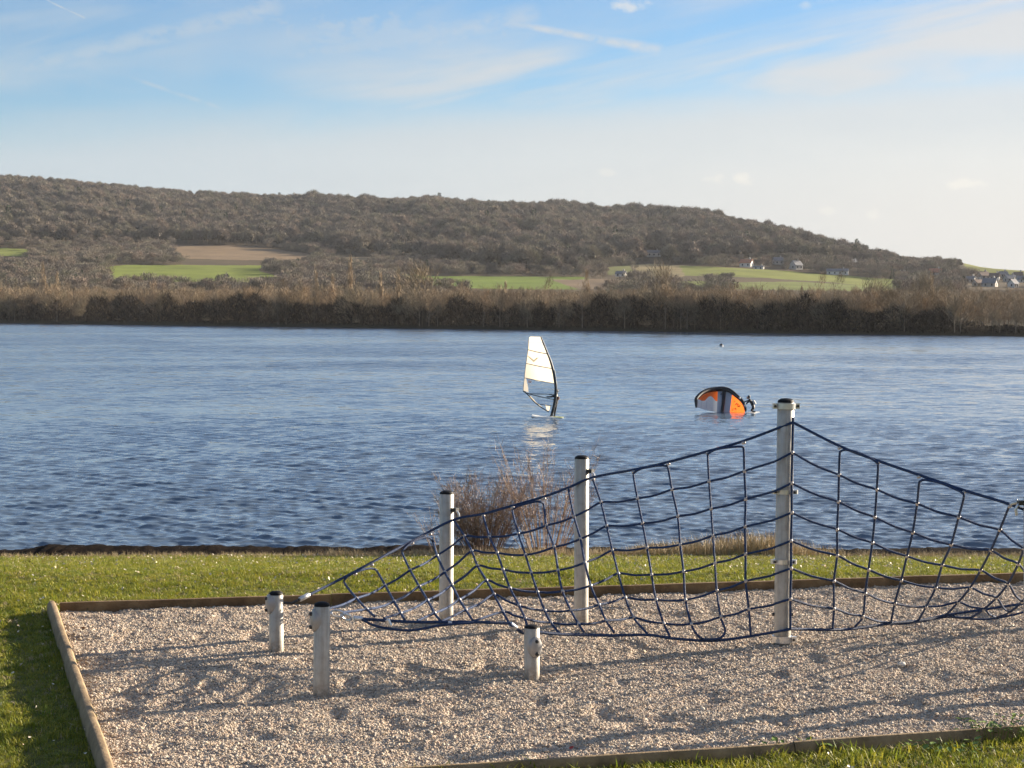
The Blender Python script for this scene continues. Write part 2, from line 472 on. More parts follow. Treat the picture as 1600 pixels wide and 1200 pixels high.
# ------------------------------------------------------------------ lake
def make_lake():
    us = np.linspace(-0.42, 0.42, 740)
    H = CAMZ - WATER_Z
    yy = np.concatenate([np.linspace(1030, 905, 30), np.linspace(904.5, 512, 860), np.linspace(511, 492, 14)])
    ds = FPX * H / (yy - YH)
    U, D = np.meshgrid(us, ds)
    X = U * D; Y = D
    rng = np.random.default_rng(5)
    dd = np.abs(np.gradient(ds))[:, None]
    Z = np.zeros_like(X); DX = np.zeros_like(X); DY = np.zeros_like(X)
    gust = 0.95 + 1.3 * fbm(X * 0.02, Y * 0.012, 71, 3)
    for k in range(64):
        lam = 0.18 * (1.05 / 0.18) ** (rng.random())
        ang = R(-97) + rng.normal(0, 0.55)
        a = 0.0052 * lam ** 0.95 * (0.6 + 0.8 * rng.random())
        kk = math.tau / lam; cx, cy = math.cos(ang), math.sin(ang)
        spacing = np.maximum(np.abs(cy) * dd, np.abs(cx) * (us[1] - us[0]) * D)
        att = np.clip((lam / np.maximum(spacing, 1e-6) - 2.6) / 3.0, 0, 1)
        ph = kk * (cx * X + cy * Y) + rng.random() * math.tau
        Z += a * att * np.sin(ph) * gust
        q = 0.75 * a * att * gust
        DX += q * cx * np.cos(ph); DY += q * cy * np.cos(ph)
    v = np.stack([(X + DX).ravel(), (Y + DY).ravel(), (WATER_Z + Z).ravel()], 1)
    m = bpy.data.materials.new('lake_water'); m.use_nodes = True
    t = NT(m.node_tree); b = t.n['Principled BSDF']
    b.inputs['Base Color'].default_value = (0.10, 0.14, 0.19, 1)
    b.inputs['Roughness'].default_value = 0.10; b.inputs['IOR'].default_value = 1.333
    b.inputs['Specular IOR Level'].default_value = 0.5
    tc = t.new('ShaderNodeTexCoord').outputs['Object']
    mp = t.new('ShaderNodeMapping'); mp.inputs['Scale'].default_value = (0.7, 1.0, 1.0); mp.inputs['Rotation'].default_value = (0, 0, 0.12)
    t.link(tc, mp.inputs[0])
    def slope(scale, detail, k):
        n = t.new('ShaderNodeTexNoise'); t.link(mp.outputs[0], n.inputs['Vector'])
        n.inputs['Scale'].default_value = scale; n.inputs['Detail'].default_value = detail; n.inputs['Roughness'].default_value = 0.6
        a = t.new('ShaderNodeVectorMath', operation='SUBTRACT'); t.link(n.outputs['Color'], a.inputs[0]); a.inputs[1].default_value = (0.5, 0.5, 0.5)
        b_ = t.new('ShaderNodeVectorMath', operation='MULTIPLY'); t.link(a.outputs[0], b_.inputs[0]); b_.inputs[1].default_value = (k * 0.6, k, 0)
        return b_.outputs[0]
    def vadd(a, b_):
        n = t.new('ShaderNodeVectorMath', operation='ADD'); t.link(a, n.inputs[0]); t.link(b_, n.inputs[1]); return n.outputs[0]
    # wind ripples too small for the mesh, as surface slopes; gusts roughen whole patches of the lake
    rip = vadd(slope(0.9, 5, 0.62), slope(5.5, 3, 0.34))
    gust_ = t.noise(mp.outputs[0], 0.022, 7, 0.68, 0.4)
    amp = t.sstep(gust_, 0.34, 0.66, 0.45, 1.55)
    # near the shore the mesh itself carries the larger waves
    cd = t.new('ShaderNodeSeparateXYZ'); t.link(tc, cd.inputs[0])
    amp = t.math('MULTIPLY', amp, t.sstep(cd.outputs[1], 60.0, 230.0, 0.55, 1.0))
    sc_ = t.new('ShaderNodeVectorMath', operation='SCALE'); t.link(rip, sc_.inputs[0]); t.link(amp, sc_.inputs['Scale'])
    ge = t.new('ShaderNodeNewGeometry')
    nn = t.new('ShaderNodeVectorMath', operation='NORMALIZE'); lean = t.new('ShaderNodeCombineXYZ'); t.setin(lean.inputs[1], t.math('MULTIPLY', amp, -0.085))     # normals tilted toward the camera to keep the dark bank's reflection out
    t.link(vadd(vadd(ge.outputs['Normal'], sc_.outputs[0]), lean.outputs[0]), nn.inputs[0])
    t.link(nn.outputs[0], b.inputs['Normal'])
    o = link('lake_water', np_mesh('lake_water', v, grid_faces(len(ds), len(us)), m, True))
    tag(o, 'choppy blue lake', kind='structure')


make_lake()

# ------------------------------------------------------------------ far shore and wooded hill
SKX = [-700, -300, 0, 100, 200, 300, 400, 500, 600, 700, 800, 900, 1000, 1100, 1150, 1200, 1250, 1300, 1350, 1400, 1450, 1490, 1530, 1600, 1900, 2300]
SKY_ = [262, 262, 272, 280, 290, 297, 303, 307, 310, 312, 316, 320, 326, 335, 342, 353, 365, 378, 388, 393, 400, 408, 417, 426, 446, 452]
TREE_H = 14.0


def shore_d(u): return 457.0 / (u + 1.0283)


def ridge_d(u): return 2150 - 900 * np.clip((u - 0.05) / 0.25, 0, 1.0)


def ridge_y(u):
    """photo row of the bare ground on the ridge"""
    x = 800 + FPX * u
    ys = np.interp(x, SKX, SKY_)
    th = np.where(x > 1500, 0.0, np.clip((1500 - x) / 60, 0, 1)) * TREE_H
    return ys + th * FPX / ridge_d(u) * 0.92


D0, Y0 = 820.0, 463.0


def terrain(u, s):
    """u = X/Y, s = 0 at the foot of the slope .. 1 on the ridge; returns X, Y, z and the photo row of the ground"""
    dr = ridge_d(u); yt = ridge_y(u)
    d0 = np.minimum(D0, dr * 0.62)
    d = d0 + (dr - d0) * s
    g = s + 0.10 * np.sin(np.pi * s) * s
    y = Y0 - (Y0 - yt) * g
    X = u * d
    fold = 34.0 * fbm(X * 0.006 + d * 0.004, d * 0.0016, 41, 3) * np.clip((s - 0.42) / 0.2, 0, 1) * np.clip((1 - s) / 0.12, 0, 1)
    z = CAMZ + (YH - y) * d / FPX + fold
    return X, d, z, YH - (z - CAMZ) * FPX / d


# fields and clearings, as seen on the slope: (outline, colour)
FIELDS = [
    ([(165, 417), (200, 414), (410, 415), (408, 424), (445, 434), (440, 442), (300, 440), (170, 436)], (0.155, 0.19, 0.035)),
    ([(620, 428), (680, 431), (915, 433), (925, 441), (905, 452), (760, 452), (640, 442)], (0.125, 0.175, 0.03)),
    ([(860, 437), (985, 436), (985, 447), (905, 452)], (0.17, 0.125, 0.085)),
    ([(985, 414), (1020, 412), (1075, 416), (1070, 430), (1040, 440), (1000, 426)], (0.20, 0.165, 0.09)),
    ([(1060, 415), (1150, 419), (1290, 428), (1420, 439), (1410, 452), (1280, 440), (1150, 432), (1070, 430)], (0.155, 0.175, 0.04)),
    ([(1062, 440), (1105, 439), (1105, 449), (1066, 449)], (0.15, 0.18, 0.035)),
    ([(1140, 441), (1240, 440), (1400, 449), (1400, 456), (1140, 452)], (0.135, 0.16, 0.045)),
    ([(268, 383), (330, 383), (395, 385), (480, 396), (492, 403), (430, 408), (290, 404)], (0.20, 0.145, 0.095)),
    ([(515, 400), (590, 402), (588, 408), (520, 407)], (0.19, 0.15, 0.095)),
    ([(0, 388), (50, 390), (46, 401), (-80, 402), (-80, 388)], (0.15, 0.175, 0.04)),
    ([(945, 418), (985, 415), (990, 428), (950, 430)], (0.13, 0.14, 0.05)),
    ([(1500, 404), (1545, 415), (1605, 425), (1700, 432), (1700, 440), (1570, 430), (1510, 421)], (0.17, 0.18, 0.05)),
]


def make_terrain():
    us = np.linspace(-0.46, 0.46, 760)
    ss = np.concatenate([np.linspace(0, 0.5, 150), np.linspace(0.505, 1, 70)])
    U, S = np.meshgrid(us, ss)
    X, D, Z, Yp = terrain(U, S)
    # plain between the shore and the foot of the slope
    ts = np.array([-0.01, 0.0, 0.006, 0.02, 0.08, 0.2, 0.4, 0.6, 0.8, 0.95])
    sd = shore_d(us) + 9 * fbm(us * 30, us * 0 + 3, 55, 3)
    dA = X[0] / us
    rows = []
    zA = Z[0]
    for k in ts:
        d = sd + (D[0] - sd) * k
        z = WATER_Z - 0.6 if k < 0 else (WATER_Z - 0.05 if k == 0 else None)
        if z is None: zz = WATER_Z + 1.2 + (zA - WATER_Z - 1.2) * max(0, (k - 0.2) / 0.8) ** 1.6 - (0.4 if k < 0.01 else 0)
        else: zz = np.full_like(us, z)
        rows.append(np.stack([us * d, d, zz], 1))
    top = np.stack([X, D, Z], 2)
    back = np.stack([X[-1] * 1.25, D[-1] * 1.25, Z[-1] - 60], 1)
    V = np.concatenate([np.stack(rows, 0), top, back[None]], 0)
    nr, nc = V.shape[0], V.shape[1]
    colr = np.zeros((nr, nc, 3)); colr[:] = (0.085, 0.065, 0.042)
    colr[:len(ts)] = (0.06, 0.05, 0.032)
    PX = 800 + FPX * U
    wob = 3.0 * fbm(PX * 0.03, Yp * 0.1, 91, 3)
    for poly, c in FIELDS:
        ins = in_poly(PX, Yp + wob, poly)
        colr[len(ts):-1][ins] = c
    me = np_mesh('hillside', V.reshape(-1, 3), grid_faces(nr, nc), None, True)
    ca = me.color_attributes.new('ground_cover', 'FLOAT_COLOR', 'POINT')
    ca.data.foreach_set('color', np.concatenate([colr.reshape(-1, 3), np.ones((nr * nc, 1))], 1).astype(np.float32).ravel())
    m = bpy.data.materials.new('hillside_ground'); m.use_nodes = True
    t = NT(m.node_tree); b = t.n['Principled BSDF']
    at_ = t.new('ShaderNodeAttribute', attribute_name='ground_cover')
    tc = t.new('ShaderNodeTexCoord').outputs['Object']
    n = t.noise(tc, 0.03, 6, 0.65)
    c = t.mixc(1.0, at_.outputs['Color'], t.ramp(n, [(0.3, (0.72, 0.72, 0.7)), (0.7, (1.25, 1.22, 1.1))]), 'MULTIPLY')
    t.link(c, b.inputs['Base Color']); b.inputs['Roughness'].default_value = 0.95; b.inputs['Specular IOR Level'].default_value = 0.1
    me.materials.append(m)
    tag(link('hillside', me), 'hill slope with fields beyond the lake', kind='structure')


make_terrain()


# ------------------------------------------------------------------ scatter by geometry nodes (only for uncountable stuff)
def scatter(name, pts, rots, scls, idx, protos, label, kind='stuff', vec_scale=None):
    me = bpy.data.meshes.new(name)
    n = len(pts); me.vertices.add(n); me.vertices.foreach_set('co', np.asarray(pts, np.float32).ravel())
    a = me.attributes.new('rot', 'FLOAT_VECTOR', 'POINT'); a.data.foreach_set('vector', np.asarray(rots, np.float32).ravel())
    s3 = vec_scale if vec_scale is not None else np.repeat(np.asarray(scls)[:, None], 3, 1)
    a = me.attributes.new('scl', 'FLOAT_VECTOR', 'POINT'); a.data.foreach_set('vector', np.asarray(s3, np.float32).ravel())
    a = me.attributes.new('idx', 'INT', 'POINT'); a.data.foreach_set('value', np.asarray(idx, np.int32))
    o = link(name, me)
    pc = bpy.data.collections.new(name + '_source')
    for k, pm in enumerate(protos):
        pc.objects.link(bpy.data.objects.new('%s_source_%02d' % (name, k), pm))
    ng = bpy.data.node_groups.new(name + '_scatter', 'GeometryNodeTree')
    ng.interface.new_socket('Geometry', in_out='INPUT', socket_type='NodeSocketGeometry')
    ng.interface.new_socket('Geometry', in_out='OUTPUT', socket_type='NodeSocketGeometry')
    N = ng.nodes; L = ng.links
    gi = N.new('NodeGroupInput'); go = N.new('NodeGroupOutput')
    ip = N.new('GeometryNodeInstanceOnPoints'); ci = N.new('GeometryNodeCollectionInfo')
    ci.inputs['Collection'].default_value = pc; ci.inputs['Separate Children'].default_value = True; ci.inputs['Reset Children'].default_value = True
    def attr(nm, ty):
        q = N.new('GeometryNodeInputNamedAttribute'); q.data_type = ty; q.inputs['Name'].default_value = nm
        return q.outputs['Attribute']
    e2r = N.new('FunctionNodeEulerToRotation'); L.new(attr('rot', 'FLOAT_VECTOR'), e2r.inputs[0])
    L.new(gi.outputs[0], ip.inputs['Points']); L.new(ci.outputs[0], ip.inputs['Instance'])
    ip.inputs['Pick Instance'].default_value = True
    L.new(attr('idx', 'INT'), ip.inputs['Instance Index'])
    L.new(e2r.outputs[0], ip.inputs['Rotation']); L.new(attr('scl', 'FLOAT_VECTOR'), ip.inputs['Scale'])
    L.new(ip.outputs[0], go.inputs[0])
    md = o.modifiers.new('scatter', 'NODES'); md.node_group = ng
    tag(o, label, kind=kind)
    return o


# ------------------------------------------------------------------ bare trees
def slivers(P, Dv, L, W, rng):
    """thin tapering triangles at P along Dv"""
    n = len(P)
    Dv = Dv / np.linalg.norm(Dv, axis=1, keepdims=True)
    r_ = rng.normal(size=(n, 3)); S = np.cross(Dv, r_); S /= np.linalg.norm(S, axis=1, keepdims=True)
    a = P - S * W[:, None] / 2; b = P + S * W[:, None] / 2; c = P + Dv * L[:, None]
    v = np.stack([a, b, c], 1).reshape(-1, 3); f = np.arange(3 * n).reshape(-1, 3)
    return v, f


def crown_mesh(name, seed, h, w, base, n, wid, m, up=0.5, shape=1.0, length=0.11, shell=0.55):
    """twigs through an uneven crown built of several lobes"""
    rng = np.random.default_rng(seed)
    nl = 9
    cz = base + (h - base) * 0.52
    lob = np.stack([rng.normal(0, w * 0.24, nl), rng.normal(0, w * 0.24, nl), cz + rng.normal(0, (h - base) * 0.20, nl)], 1)
    lob[0] = (0, 0, h - w * 0.26 * shape)
    lr = np.stack([np.full(nl, w * 0.27)] * 2 + [np.full(nl, (h - base) * 0.25)], 1) * rng.uniform(0.7, 1.2, (nl, 1))
    k = rng.integers(0, nl, n)
    d = rng.normal(size=(n, 3)); d /= np.linalg.norm(d, axis=1, keepdims=True)
    r_ = shell + (1 - shell) * rng.random(n) ** 0.7
    P = lob[k] + d * lr[k] * r_[:, None]
    P[:, 2] = np.clip(P[:, 2], base * 0.75, None)
    Dv = P - np.array([0, 0, base * 0.8]); Dv /= np.linalg.norm(Dv, axis=1, keepdims=True) + 1e-6
    Dv = Dv + rng.normal(0, 0.45, (n, 3)) + np.array([0, 0, up])
    L = h * length * rng.uniform(0.5, 1.2, n); W = wid * rng.uniform(0.6, 1.3, n)
    v, f = slivers(P, Dv, L, W, rng)
    return np_mesh(name, v, f, m)


def trunk_mesh(name, seed, h, w, base, m, limbs=9, r0=0.018, top=0.8):
    rnd = random.Random(seed); b = MB()
    ax = [Vector((rnd.uniform(-1, 1) * 0.02 * h * (k / 5), rnd.uniform(-1, 1) * 0.02 * h * (k / 5), h * top * k / 5)) for k in range(6)]
    b.tube(ax, [h * r0 * (1 - 0.85 * k / 5) for k in range(6)], 5)
    for i in range(limbs):
        t0 = rnd.uniform(0.22, 0.85); p = ax[0].lerp(ax[-1], t0)
        a = rnd.uniform(0, math.tau); ln = w * 0.5 * rnd.uniform(0.6, 1.0)
        e = p + Vector((math.cos(a) * ln, math.sin(a) * ln, ln * rnd.uniform(0.5, 1.3)))
        e.z = min(e.z, h * 0.96)
        mid = p.lerp(e, 0.5) + Vector((0, 0, -0.08 * ln))
        b.tube([p, mid, e], [h * r0 * 0.45, h * r0 * 0.3, h * r0 * 0.1], 4, cap=False)
        for _ in range(2):
            q = p.lerp(e, rnd.uniform(0.4, 0.8)); a2 = a + rnd.uniform(-1.2, 1.2); l2 = ln * 0.5
            b.tube([q, q + Vector((math.cos(a2) * l2, math.sin(a2) * l2, l2 * rnd.uniform(0.6, 1.4)))], [h * r0 * 0.2, h * r0 * 0.06], 3, cap=False)
    return mesh_from(name, b.v, b.f, m)


TAN = [(0.72, 0.70, 0.68), (1.15, 1.0, 0.86), (0.95, 0.93, 0.84), (1.25, 1.03, 0.82), (0.80, 0.82, 0.72)]
HILLC = [(0.66, 0.66, 0.66), (1.06, 0.98, 0.88), (0.84, 0.88, 0.72), (1.2, 1.04, 0.94), (0.72, 0.70, 0.70), (1.03, 1.02, 0.84)]
M['shore_twigs'] = mat('shore_tree_twigs', [(0.20, 0.165, 0.118), (0.29, 0.24, 0.172)], 0.8, 0.4, 3, rand=TAN, spec=0.2)
M['shore_bark'] = mat('shore_tree_bark', [(0.13, 0.10, 0.075), (0.24, 0.19, 0.14)], 0.85, 1.5, 3, spec=0.2)
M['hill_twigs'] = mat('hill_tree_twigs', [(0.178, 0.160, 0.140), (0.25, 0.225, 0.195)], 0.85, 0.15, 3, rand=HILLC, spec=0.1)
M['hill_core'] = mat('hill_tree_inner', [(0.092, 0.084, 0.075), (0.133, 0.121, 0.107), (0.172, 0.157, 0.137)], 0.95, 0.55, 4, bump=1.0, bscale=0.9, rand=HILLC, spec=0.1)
M['poplar_twigs'] = mat('poplar_twigs', [(0.30, 0.22, 0.14), (0.40, 0.31, 0.20)], 0.8, 0.4, 3, spec=0.2)
M['evergreen'] = mat('evergreen_needles', [(0.018, 0.03, 0.014), (0.035, 0.05, 0.022)], 0.8, 0.4, 3, spec=0.2)
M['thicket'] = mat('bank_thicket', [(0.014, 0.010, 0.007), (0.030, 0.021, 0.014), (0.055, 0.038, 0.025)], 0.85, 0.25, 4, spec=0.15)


def merge_meshes(name, parts):
    """several (mesh, material) joined into one mesh with material slots"""
    bm = bmesh.new(); me = bpy.data.meshes.new(name)
    for k, (pm, m_) in enumerate(parts):
        st = len(bm.faces); bm.from_mesh(pm); bm.faces.ensure_lookup_table()
        for f in bm.faces[st:]: f.material_index = k
        me.materials.append(m_)
    bm.to_mesh(me); bm.free()
    return me


def hill_tree(k):
    """winter crown of a big wood tree: fuzzy lobed dome of twigs round a mass of finer branches"""
    rng = random.Random(100 + k); nr = np.random.default_rng(200 + k)
    h = 14.0; w = rng.uniform(9.5, 13); base = 3.0
    lob = [(0, 0, 0.60, 0.36, 0.40)] + [(math.cos(a) * 0.22, math.sin(a) * 0.22, rng.uniform(0.42, 0.58), rng.uniform(0.22, 0.28), rng.uniform(0.24, 0.32))
                                        for a in [rng.uniform(0, 1) + q * math.tau / 5 for q in range(5)]]
    bm = bmesh.new(); P = []; Dv = []
    for q, (lx, ly, lz, lr, lh) in enumerate(lob):
        r_ = bmesh.ops.create_icosphere(bm, subdivisions=3 if q == 0 else 2, radius=1.0)
        for v in r_['verts']:
            n = mnoise.fractal(v.co * 2.2 + Vector((k * 7.1 + q * 3.3, 0, 0)), 1.0, 2.0, 3)
            f = 0.56 * (1 + 0.6 * n)
            v.co = Vector((lx * w + v.co.x * lr * w * f, ly * w + v.co.y * lr * w * f, lz * h + v.co.z * lh * h * f))
        m_ = 620 if q == 0 else 280
        d = nr.normal(size=(m_, 3)); d /= np.linalg.norm(d, axis=1, keepdims=True); d[:, 2] = np.abs(d[:, 2]) * 0.9 - 0.15
        P.append(np.array([lx * w, ly * w, lz * h]) + d * np.array([lr * w, lr * w, lh * h]) * nr.uniform(0.5, 1.0, (m_, 1)))
        Dv.append(d + nr.normal(0, 0.55, (m_, 3)) + np.array([0, 0, 0.35]))
    core = bpy.data.meshes.new('core'); bm.to_mesh(core); bm.free()
    core.polygons.foreach_set('use_smooth', [True] * len(core.polygons))
    P = np.concatenate(P); Dv = np.concatenate(Dv); n = len(P)
    v, f = slivers(P, Dv, nr.uniform(1.0, 2.4, n), nr.uniform(0.14, 0.30, n), nr)
    c = np_mesh('c', v, f)
    tr = trunk_mesh('t', 300 + k, h, w, base, None, 4, 0.014, 0.6)
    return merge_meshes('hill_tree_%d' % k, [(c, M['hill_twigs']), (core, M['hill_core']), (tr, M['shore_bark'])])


def scrub_tree(k):
    """lower bushy tree of the field edges"""
    h = 14.0; w = random.Random(k).uniform(13, 18)
    c = crown_mesh('c', 440 + k, h, w, 0.8, 900, 0.42, None, 0.7, 1.0, 0.12, 0.2)
    tr = trunk_mesh('t', 540 + k, h, w, 0.8, None, 5, 0.014)
    return merge_meshes('scrub_tree_%d' % k, [(c, M['hill_twigs']), (tr, M['shore_bark'])])


def plain_tree(k):
    h = 10.0; w = random.Random(k).uniform(6.5, 9)
    c = crown_mesh('c', 400 + k, h, w, 1.2, 1000, 0.085, None, 0.35, 1.0, 0.095, 0.2)
    tr = trunk_mesh('t', 500 + k, h, w, 1.5, None, 7, 0.014)
    return merge_meshes('plain_tree_%d' % k, [(c, M['shore_twigs']), (tr, M['shore_bark'])])


def conifer_mesh(name, seed, h, w):
    rng = np.random.default_rng(seed); n = 500
    z = h * (0.08 + 0.9 * rng.random(n) ** 1.2); a = rng.random(n) * math.tau
    r_ = w / 2 * (1 - z / h) ** 0.8 * (0.4 + 0.6 * rng.random(n))
    P = np.stack([r_ * np.cos(a), r_ * np.sin(a), z], 1)
    Dv = np.stack([np.cos(a), np.sin(a), -0.1 + 0.5 * rng.random(n)], 1)
    v, f = slivers(P, Dv, h * 0.10 * rng.uniform(0.6, 1.2, n), h * 0.03 * rng.uniform(0.6, 1.4, n), rng)
    return np_mesh(name, v, f, M['evergreen'])


HOUSES = [
    # px, py(base), width, depth, wall h, roof h, yaw deg, roof colour, wall colour, label
    (1166, 417, 9.5, 8, 4.2, 3.2, -25, 'red', 'white', 'white house with a bright orange tiled roof above the green field'),
    (1185, 420, 8, 4, 2.2, 0.9, -20, 'grey', 'white', 'low white annexe beside the white orange-roofed house'),
    (1243, 421, 8, 8, 4.5, 4.0, 35, 'grey', 'pale', 'grey-roofed gabled house left of the long white building'),
    (1215, 413, 8, 7, 4, 3, 10, 'grey', 'pale', 'half hidden grey house among trees between the orange-roofed and gabled houses'),
    (1308, 429, 17, 8, 3.4, 2.2, -12, 'grey', 'white', 'long low white building at the top edge of the green field'),
    (1333, 416, 6, 6, 4.5, 3, 30, 'grey', 'white', 'small white house tucked in dark trees behind the long white building'),
    (1408, 425, 9, 8, 4, 4.2, 20, 'grey', 'pale', 'pale house with steep grey roof right of the dark trees'),
    (1461, 430, 11, 8, 3.6, 3.6, 0, 'red', 'pale', 'house with a broad orange tiled roof half hidden in trees'),
    (1535, 436, 9, 8, 4, 3.6, 25, 'brown', 'pale', 'brown-roofed house below the grassy crest'),
    (1546, 448, 10, 8, 4, 3.8, -30, 'grey', 'pale', 'grey-roofed house lowest in the right-hand village'),
    (1553, 437, 8, 7, 3.6, 3.2, -20, 'brown', 'white', 'white-walled brown-roofed house in the middle of the right-hand village'),
    (1577, 440, 9, 8, 3.6, 3.2, 15, 'grey', 'pale', 'pale grey house near the right edge of the village'),
    (1582, 449, 6, 6, 4, 3.4, 40, 'grey', 'white', 'small white gabled house at the lower right of the village'),
    (1516, 441, 7, 6, 3.4, 2.6, -35, 'grey', 'pale', 'small pale house at the left end of the right-hand village'),
    (1527, 447, 7, 6, 3.4, 2.8, 30, 'brown', 'pale', 'small brown-roofed house low at the left of the right-hand village'),
    (1566, 433, 7, 6, 3.2, 2.6, 10, 'grey', 'pale', 'small grey-roofed house highest in the right-hand village'),
    (1590, 434, 7, 6, 3.2, 2.6, -15, 'brown', 'pale', 'small brown-roofed house just under the grassy crest at the right edge'),
    (1597, 441, 10, 8, 3.4, 3.0, 5, 'grey', 'white', 'wide pale house cut by the right edge of the photo'),
    (822, 372, 13, 8, 4, 1.6, 5, 'grey', 'pale', 'lone pale building high on the wooded hillside'),
    (970, 432, 7, 6, 2.8, 1.8, -15, 'grey', 'white', 'small white cottage beside the ploughed field below the wood'),
    (1021, 401, 12, 8, 4.5, 2.2, 0, 'grey', 'pale', 'dim grey house against the wood above the tan field'),
]


def ground_at(x, y):
    """point of the slope seen at photo pixel x, y"""
    u = (x - 800) / FPX
    ss = np.linspace(0, 1, 400)
    X, D, Z, Yp = terrain(np.full(400, u), ss)
    i = int(np.argmin(np.abs(Yp - y)))
    return Vector((X[i], D[i], Z[i]))


def place_hill_wood():
    rng = np.random.default_rng(17)
    n = 36000
    u = rng.uniform(-0.33, 0.34, n)
    # even cover over the ground: accept by depth
    s = rng.uniform(-0.0, 1.02, n)
    X, D, Z, Yp = terrain(u, s)
    keep = rng.random(n) < (D / 2200.0) * np.where(s > 0.4, 0.8, 0.6)
    px_ = 800 + FPX * u
    wood = np.ones(n, bool)
    for poly, c in FIELDS:
        for dy in (0, 4, 8, 11):
            wood &= ~in_poly(px_, Yp - dy, poly)
    for hs in HOUSES:
        wood &= ~((np.abs(px_ - hs[0]) < hs[2] * 1.5) & (Yp > hs[1] - 1) & (Yp < hs[1] + (26 if hs[0] > 1400 else 14)))
    # right of the village and under the grassy crest the trees thin out
    thin = np.clip((px_ - 1400) / 150, 0, 1) * 0.7
    keep &= rng.random(n) > thin
    keep &= wood
    # heights: tall wood on the hill, scrub lower down
    hill_edge = np.interp(px_, [-200, 0, 260, 420, 620, 760, 900, 960, 1080, 1200, 1350, 1500, 1700], [383, 383, 383, 386, 403, 425, 430, 410, 414, 408, 416, 420, 420])
    tall = Yp < hill_edge
    clump = 0.95 + 1.2 * fbm(X / 42.0, D / 95.0, 131, 2)
    sc = np.where(tall, rng.uniform(0.55, 1.18, n) * clump, rng.uniform(0.30, 0.58, n))
    big = tall & (rng.random(n) < 0.05) & (px_ < 1300)
    sc = np.where(big, 1.22, sc)
    sc = np.where(s > 0.93, np.clip(sc, 0.7, 1.02), sc)
    sc = np.where(tall, sc * np.interp(px_, [1300, 1400, 1470, 1510], [1, 0.7, 0.4, 0.2]), sc)
    keep &= ~((px_ > 1500) & (Yp < 436) & (rng.random(n) < 0.85))
    i = np.where(keep)[0]
    P = np.stack([X[i], D[i], Z[i] - 0.3], 1)
    rots = np.zeros((len(i), 3)); rots[:, 2] = rng.random(len(i)) * math.tau
    idx = np.where(tall[i], rng.integers(0, 6, len(i)), rng.integers(7, 10, len(i)))
    ev = rng.random(len(i)) < np.where((px_[i] > 1300) & (px_[i] < 1420), 0.14, 0.012)
    idx[ev] = 6
    protos = [hill_tree(k) for k in range(6)] + [conifer_mesh('hill_conifer', 9, 15, 7)] + [scrub_tree(k) for k in range(3)]
    w3 = np.stack([sc[i] * rng.uniform(0.85, 1.2, len(i)), sc[i] * rng.uniform(0.85, 1.2, len(i)), sc[i]], 1)
    scatter('hill_wood', P, rots, None, idx, protos, 'bare winter wood covering the hillside', vec_scale=w3)
    # wood on the plain between the shore and the slope
    n = 9000
    u = rng.uniform(-0.36, 0.36, n); k = rng.uniform(0.12, 1.0, n)
    sd = shore_d(u); d = sd + (D0 - sd) * k
    x0, dA, zA, _ = terrain(u, np.zeros(n))
    z = WATER_Z + 1.2 + (zA - WATER_Z - 1.2) * np.clip((k - 0.2) / 0.8, 0, 1) ** 1.6
    keep = rng.random(n) < (d / 820) * 0.62
    i = np.where(keep)[0]
    P = np.stack([u[i] * d[i], d[i], z[i]], 1)
    cap_px = np.interp(u[i], [-0.3, 0.0, 0.15, 0.3], [453, 460, 461, 459])     # how high these trees reach
    hmax = (YH - cap_px) * d[i] / FPX + CAMZ - z[i]
    sc = np.clip(hmax * rng.uniform(0.72, 1.12, len(i)) / 10.0, 0.35, 1.7)
    rots = np.zeros((len(i), 3)); rots[:, 2] = rng.random(len(i)) * math.tau
    protos = [plain_tree(q) for q in range(6)] + [conifer_mesh('plain_conifer', 19, 10, 6)]
    idx = rng.integers(0, 6, len(i)); idx[rng.random(len(i)) < 0.012] = 6
    scatter('plain_wood', P, rots, sc, idx, protos, 'bare tan brown wood on the flat land behind the far shore')


place_hill_wood()


def make_thicket():
    rng = np.random.default_rng(23)
    n = 120000
    u = rng.uniform(-0.36, 0.36, n)
    sd = shore_d(u) + 9 * fbm(u * 30, u * 0 + 3, 55, 3)
    back = rng.random(n) ** 1.3 * 12 + 1.0
    d = sd + back
    px_ = 800 + FPX * u
    # height of the thicket along the shore, in metres
    hp = np.interp(px_, [-300, 20, 60, 100, 115, 130, 145, 300, 480, 700, 900, 1200, 1330, 1480, 1500, 1560, 1900], [36, 40, 43, 34, 10, 12, 40, 43, 42, 44, 47, 50, 48, 40, 20, 18, 22])
    top = hp * d / FPX * (1.05 + 1.1 * fbm(px_ * 0.035, px_ * 0, 61, 4))
    z = WATER_Z + 0.25 + top * rng.random(n) * 0.80
    P = np.stack([u * d, d, z], 1)
    Dv = np.stack([rng.normal(0, 0.6, n), rng.normal(0, 0.6, n), np.full(n, 0.7)], 1)
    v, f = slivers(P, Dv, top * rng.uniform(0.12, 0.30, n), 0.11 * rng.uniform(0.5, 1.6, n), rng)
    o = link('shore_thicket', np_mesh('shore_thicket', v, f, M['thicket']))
    tag(o, 'dense dark thicket along the far shore', kind='stuff')


make_thicket()


def copy_tree(root, loc, rz, sc):
    r = root.copy(); COL.objects.link(r); r.location = loc; r.rotation_euler = (0, 0, rz); r.scale = sc
    for ch in root.children:
        c = ch.copy(); COL.objects.link(c); c.parent = r
    return r


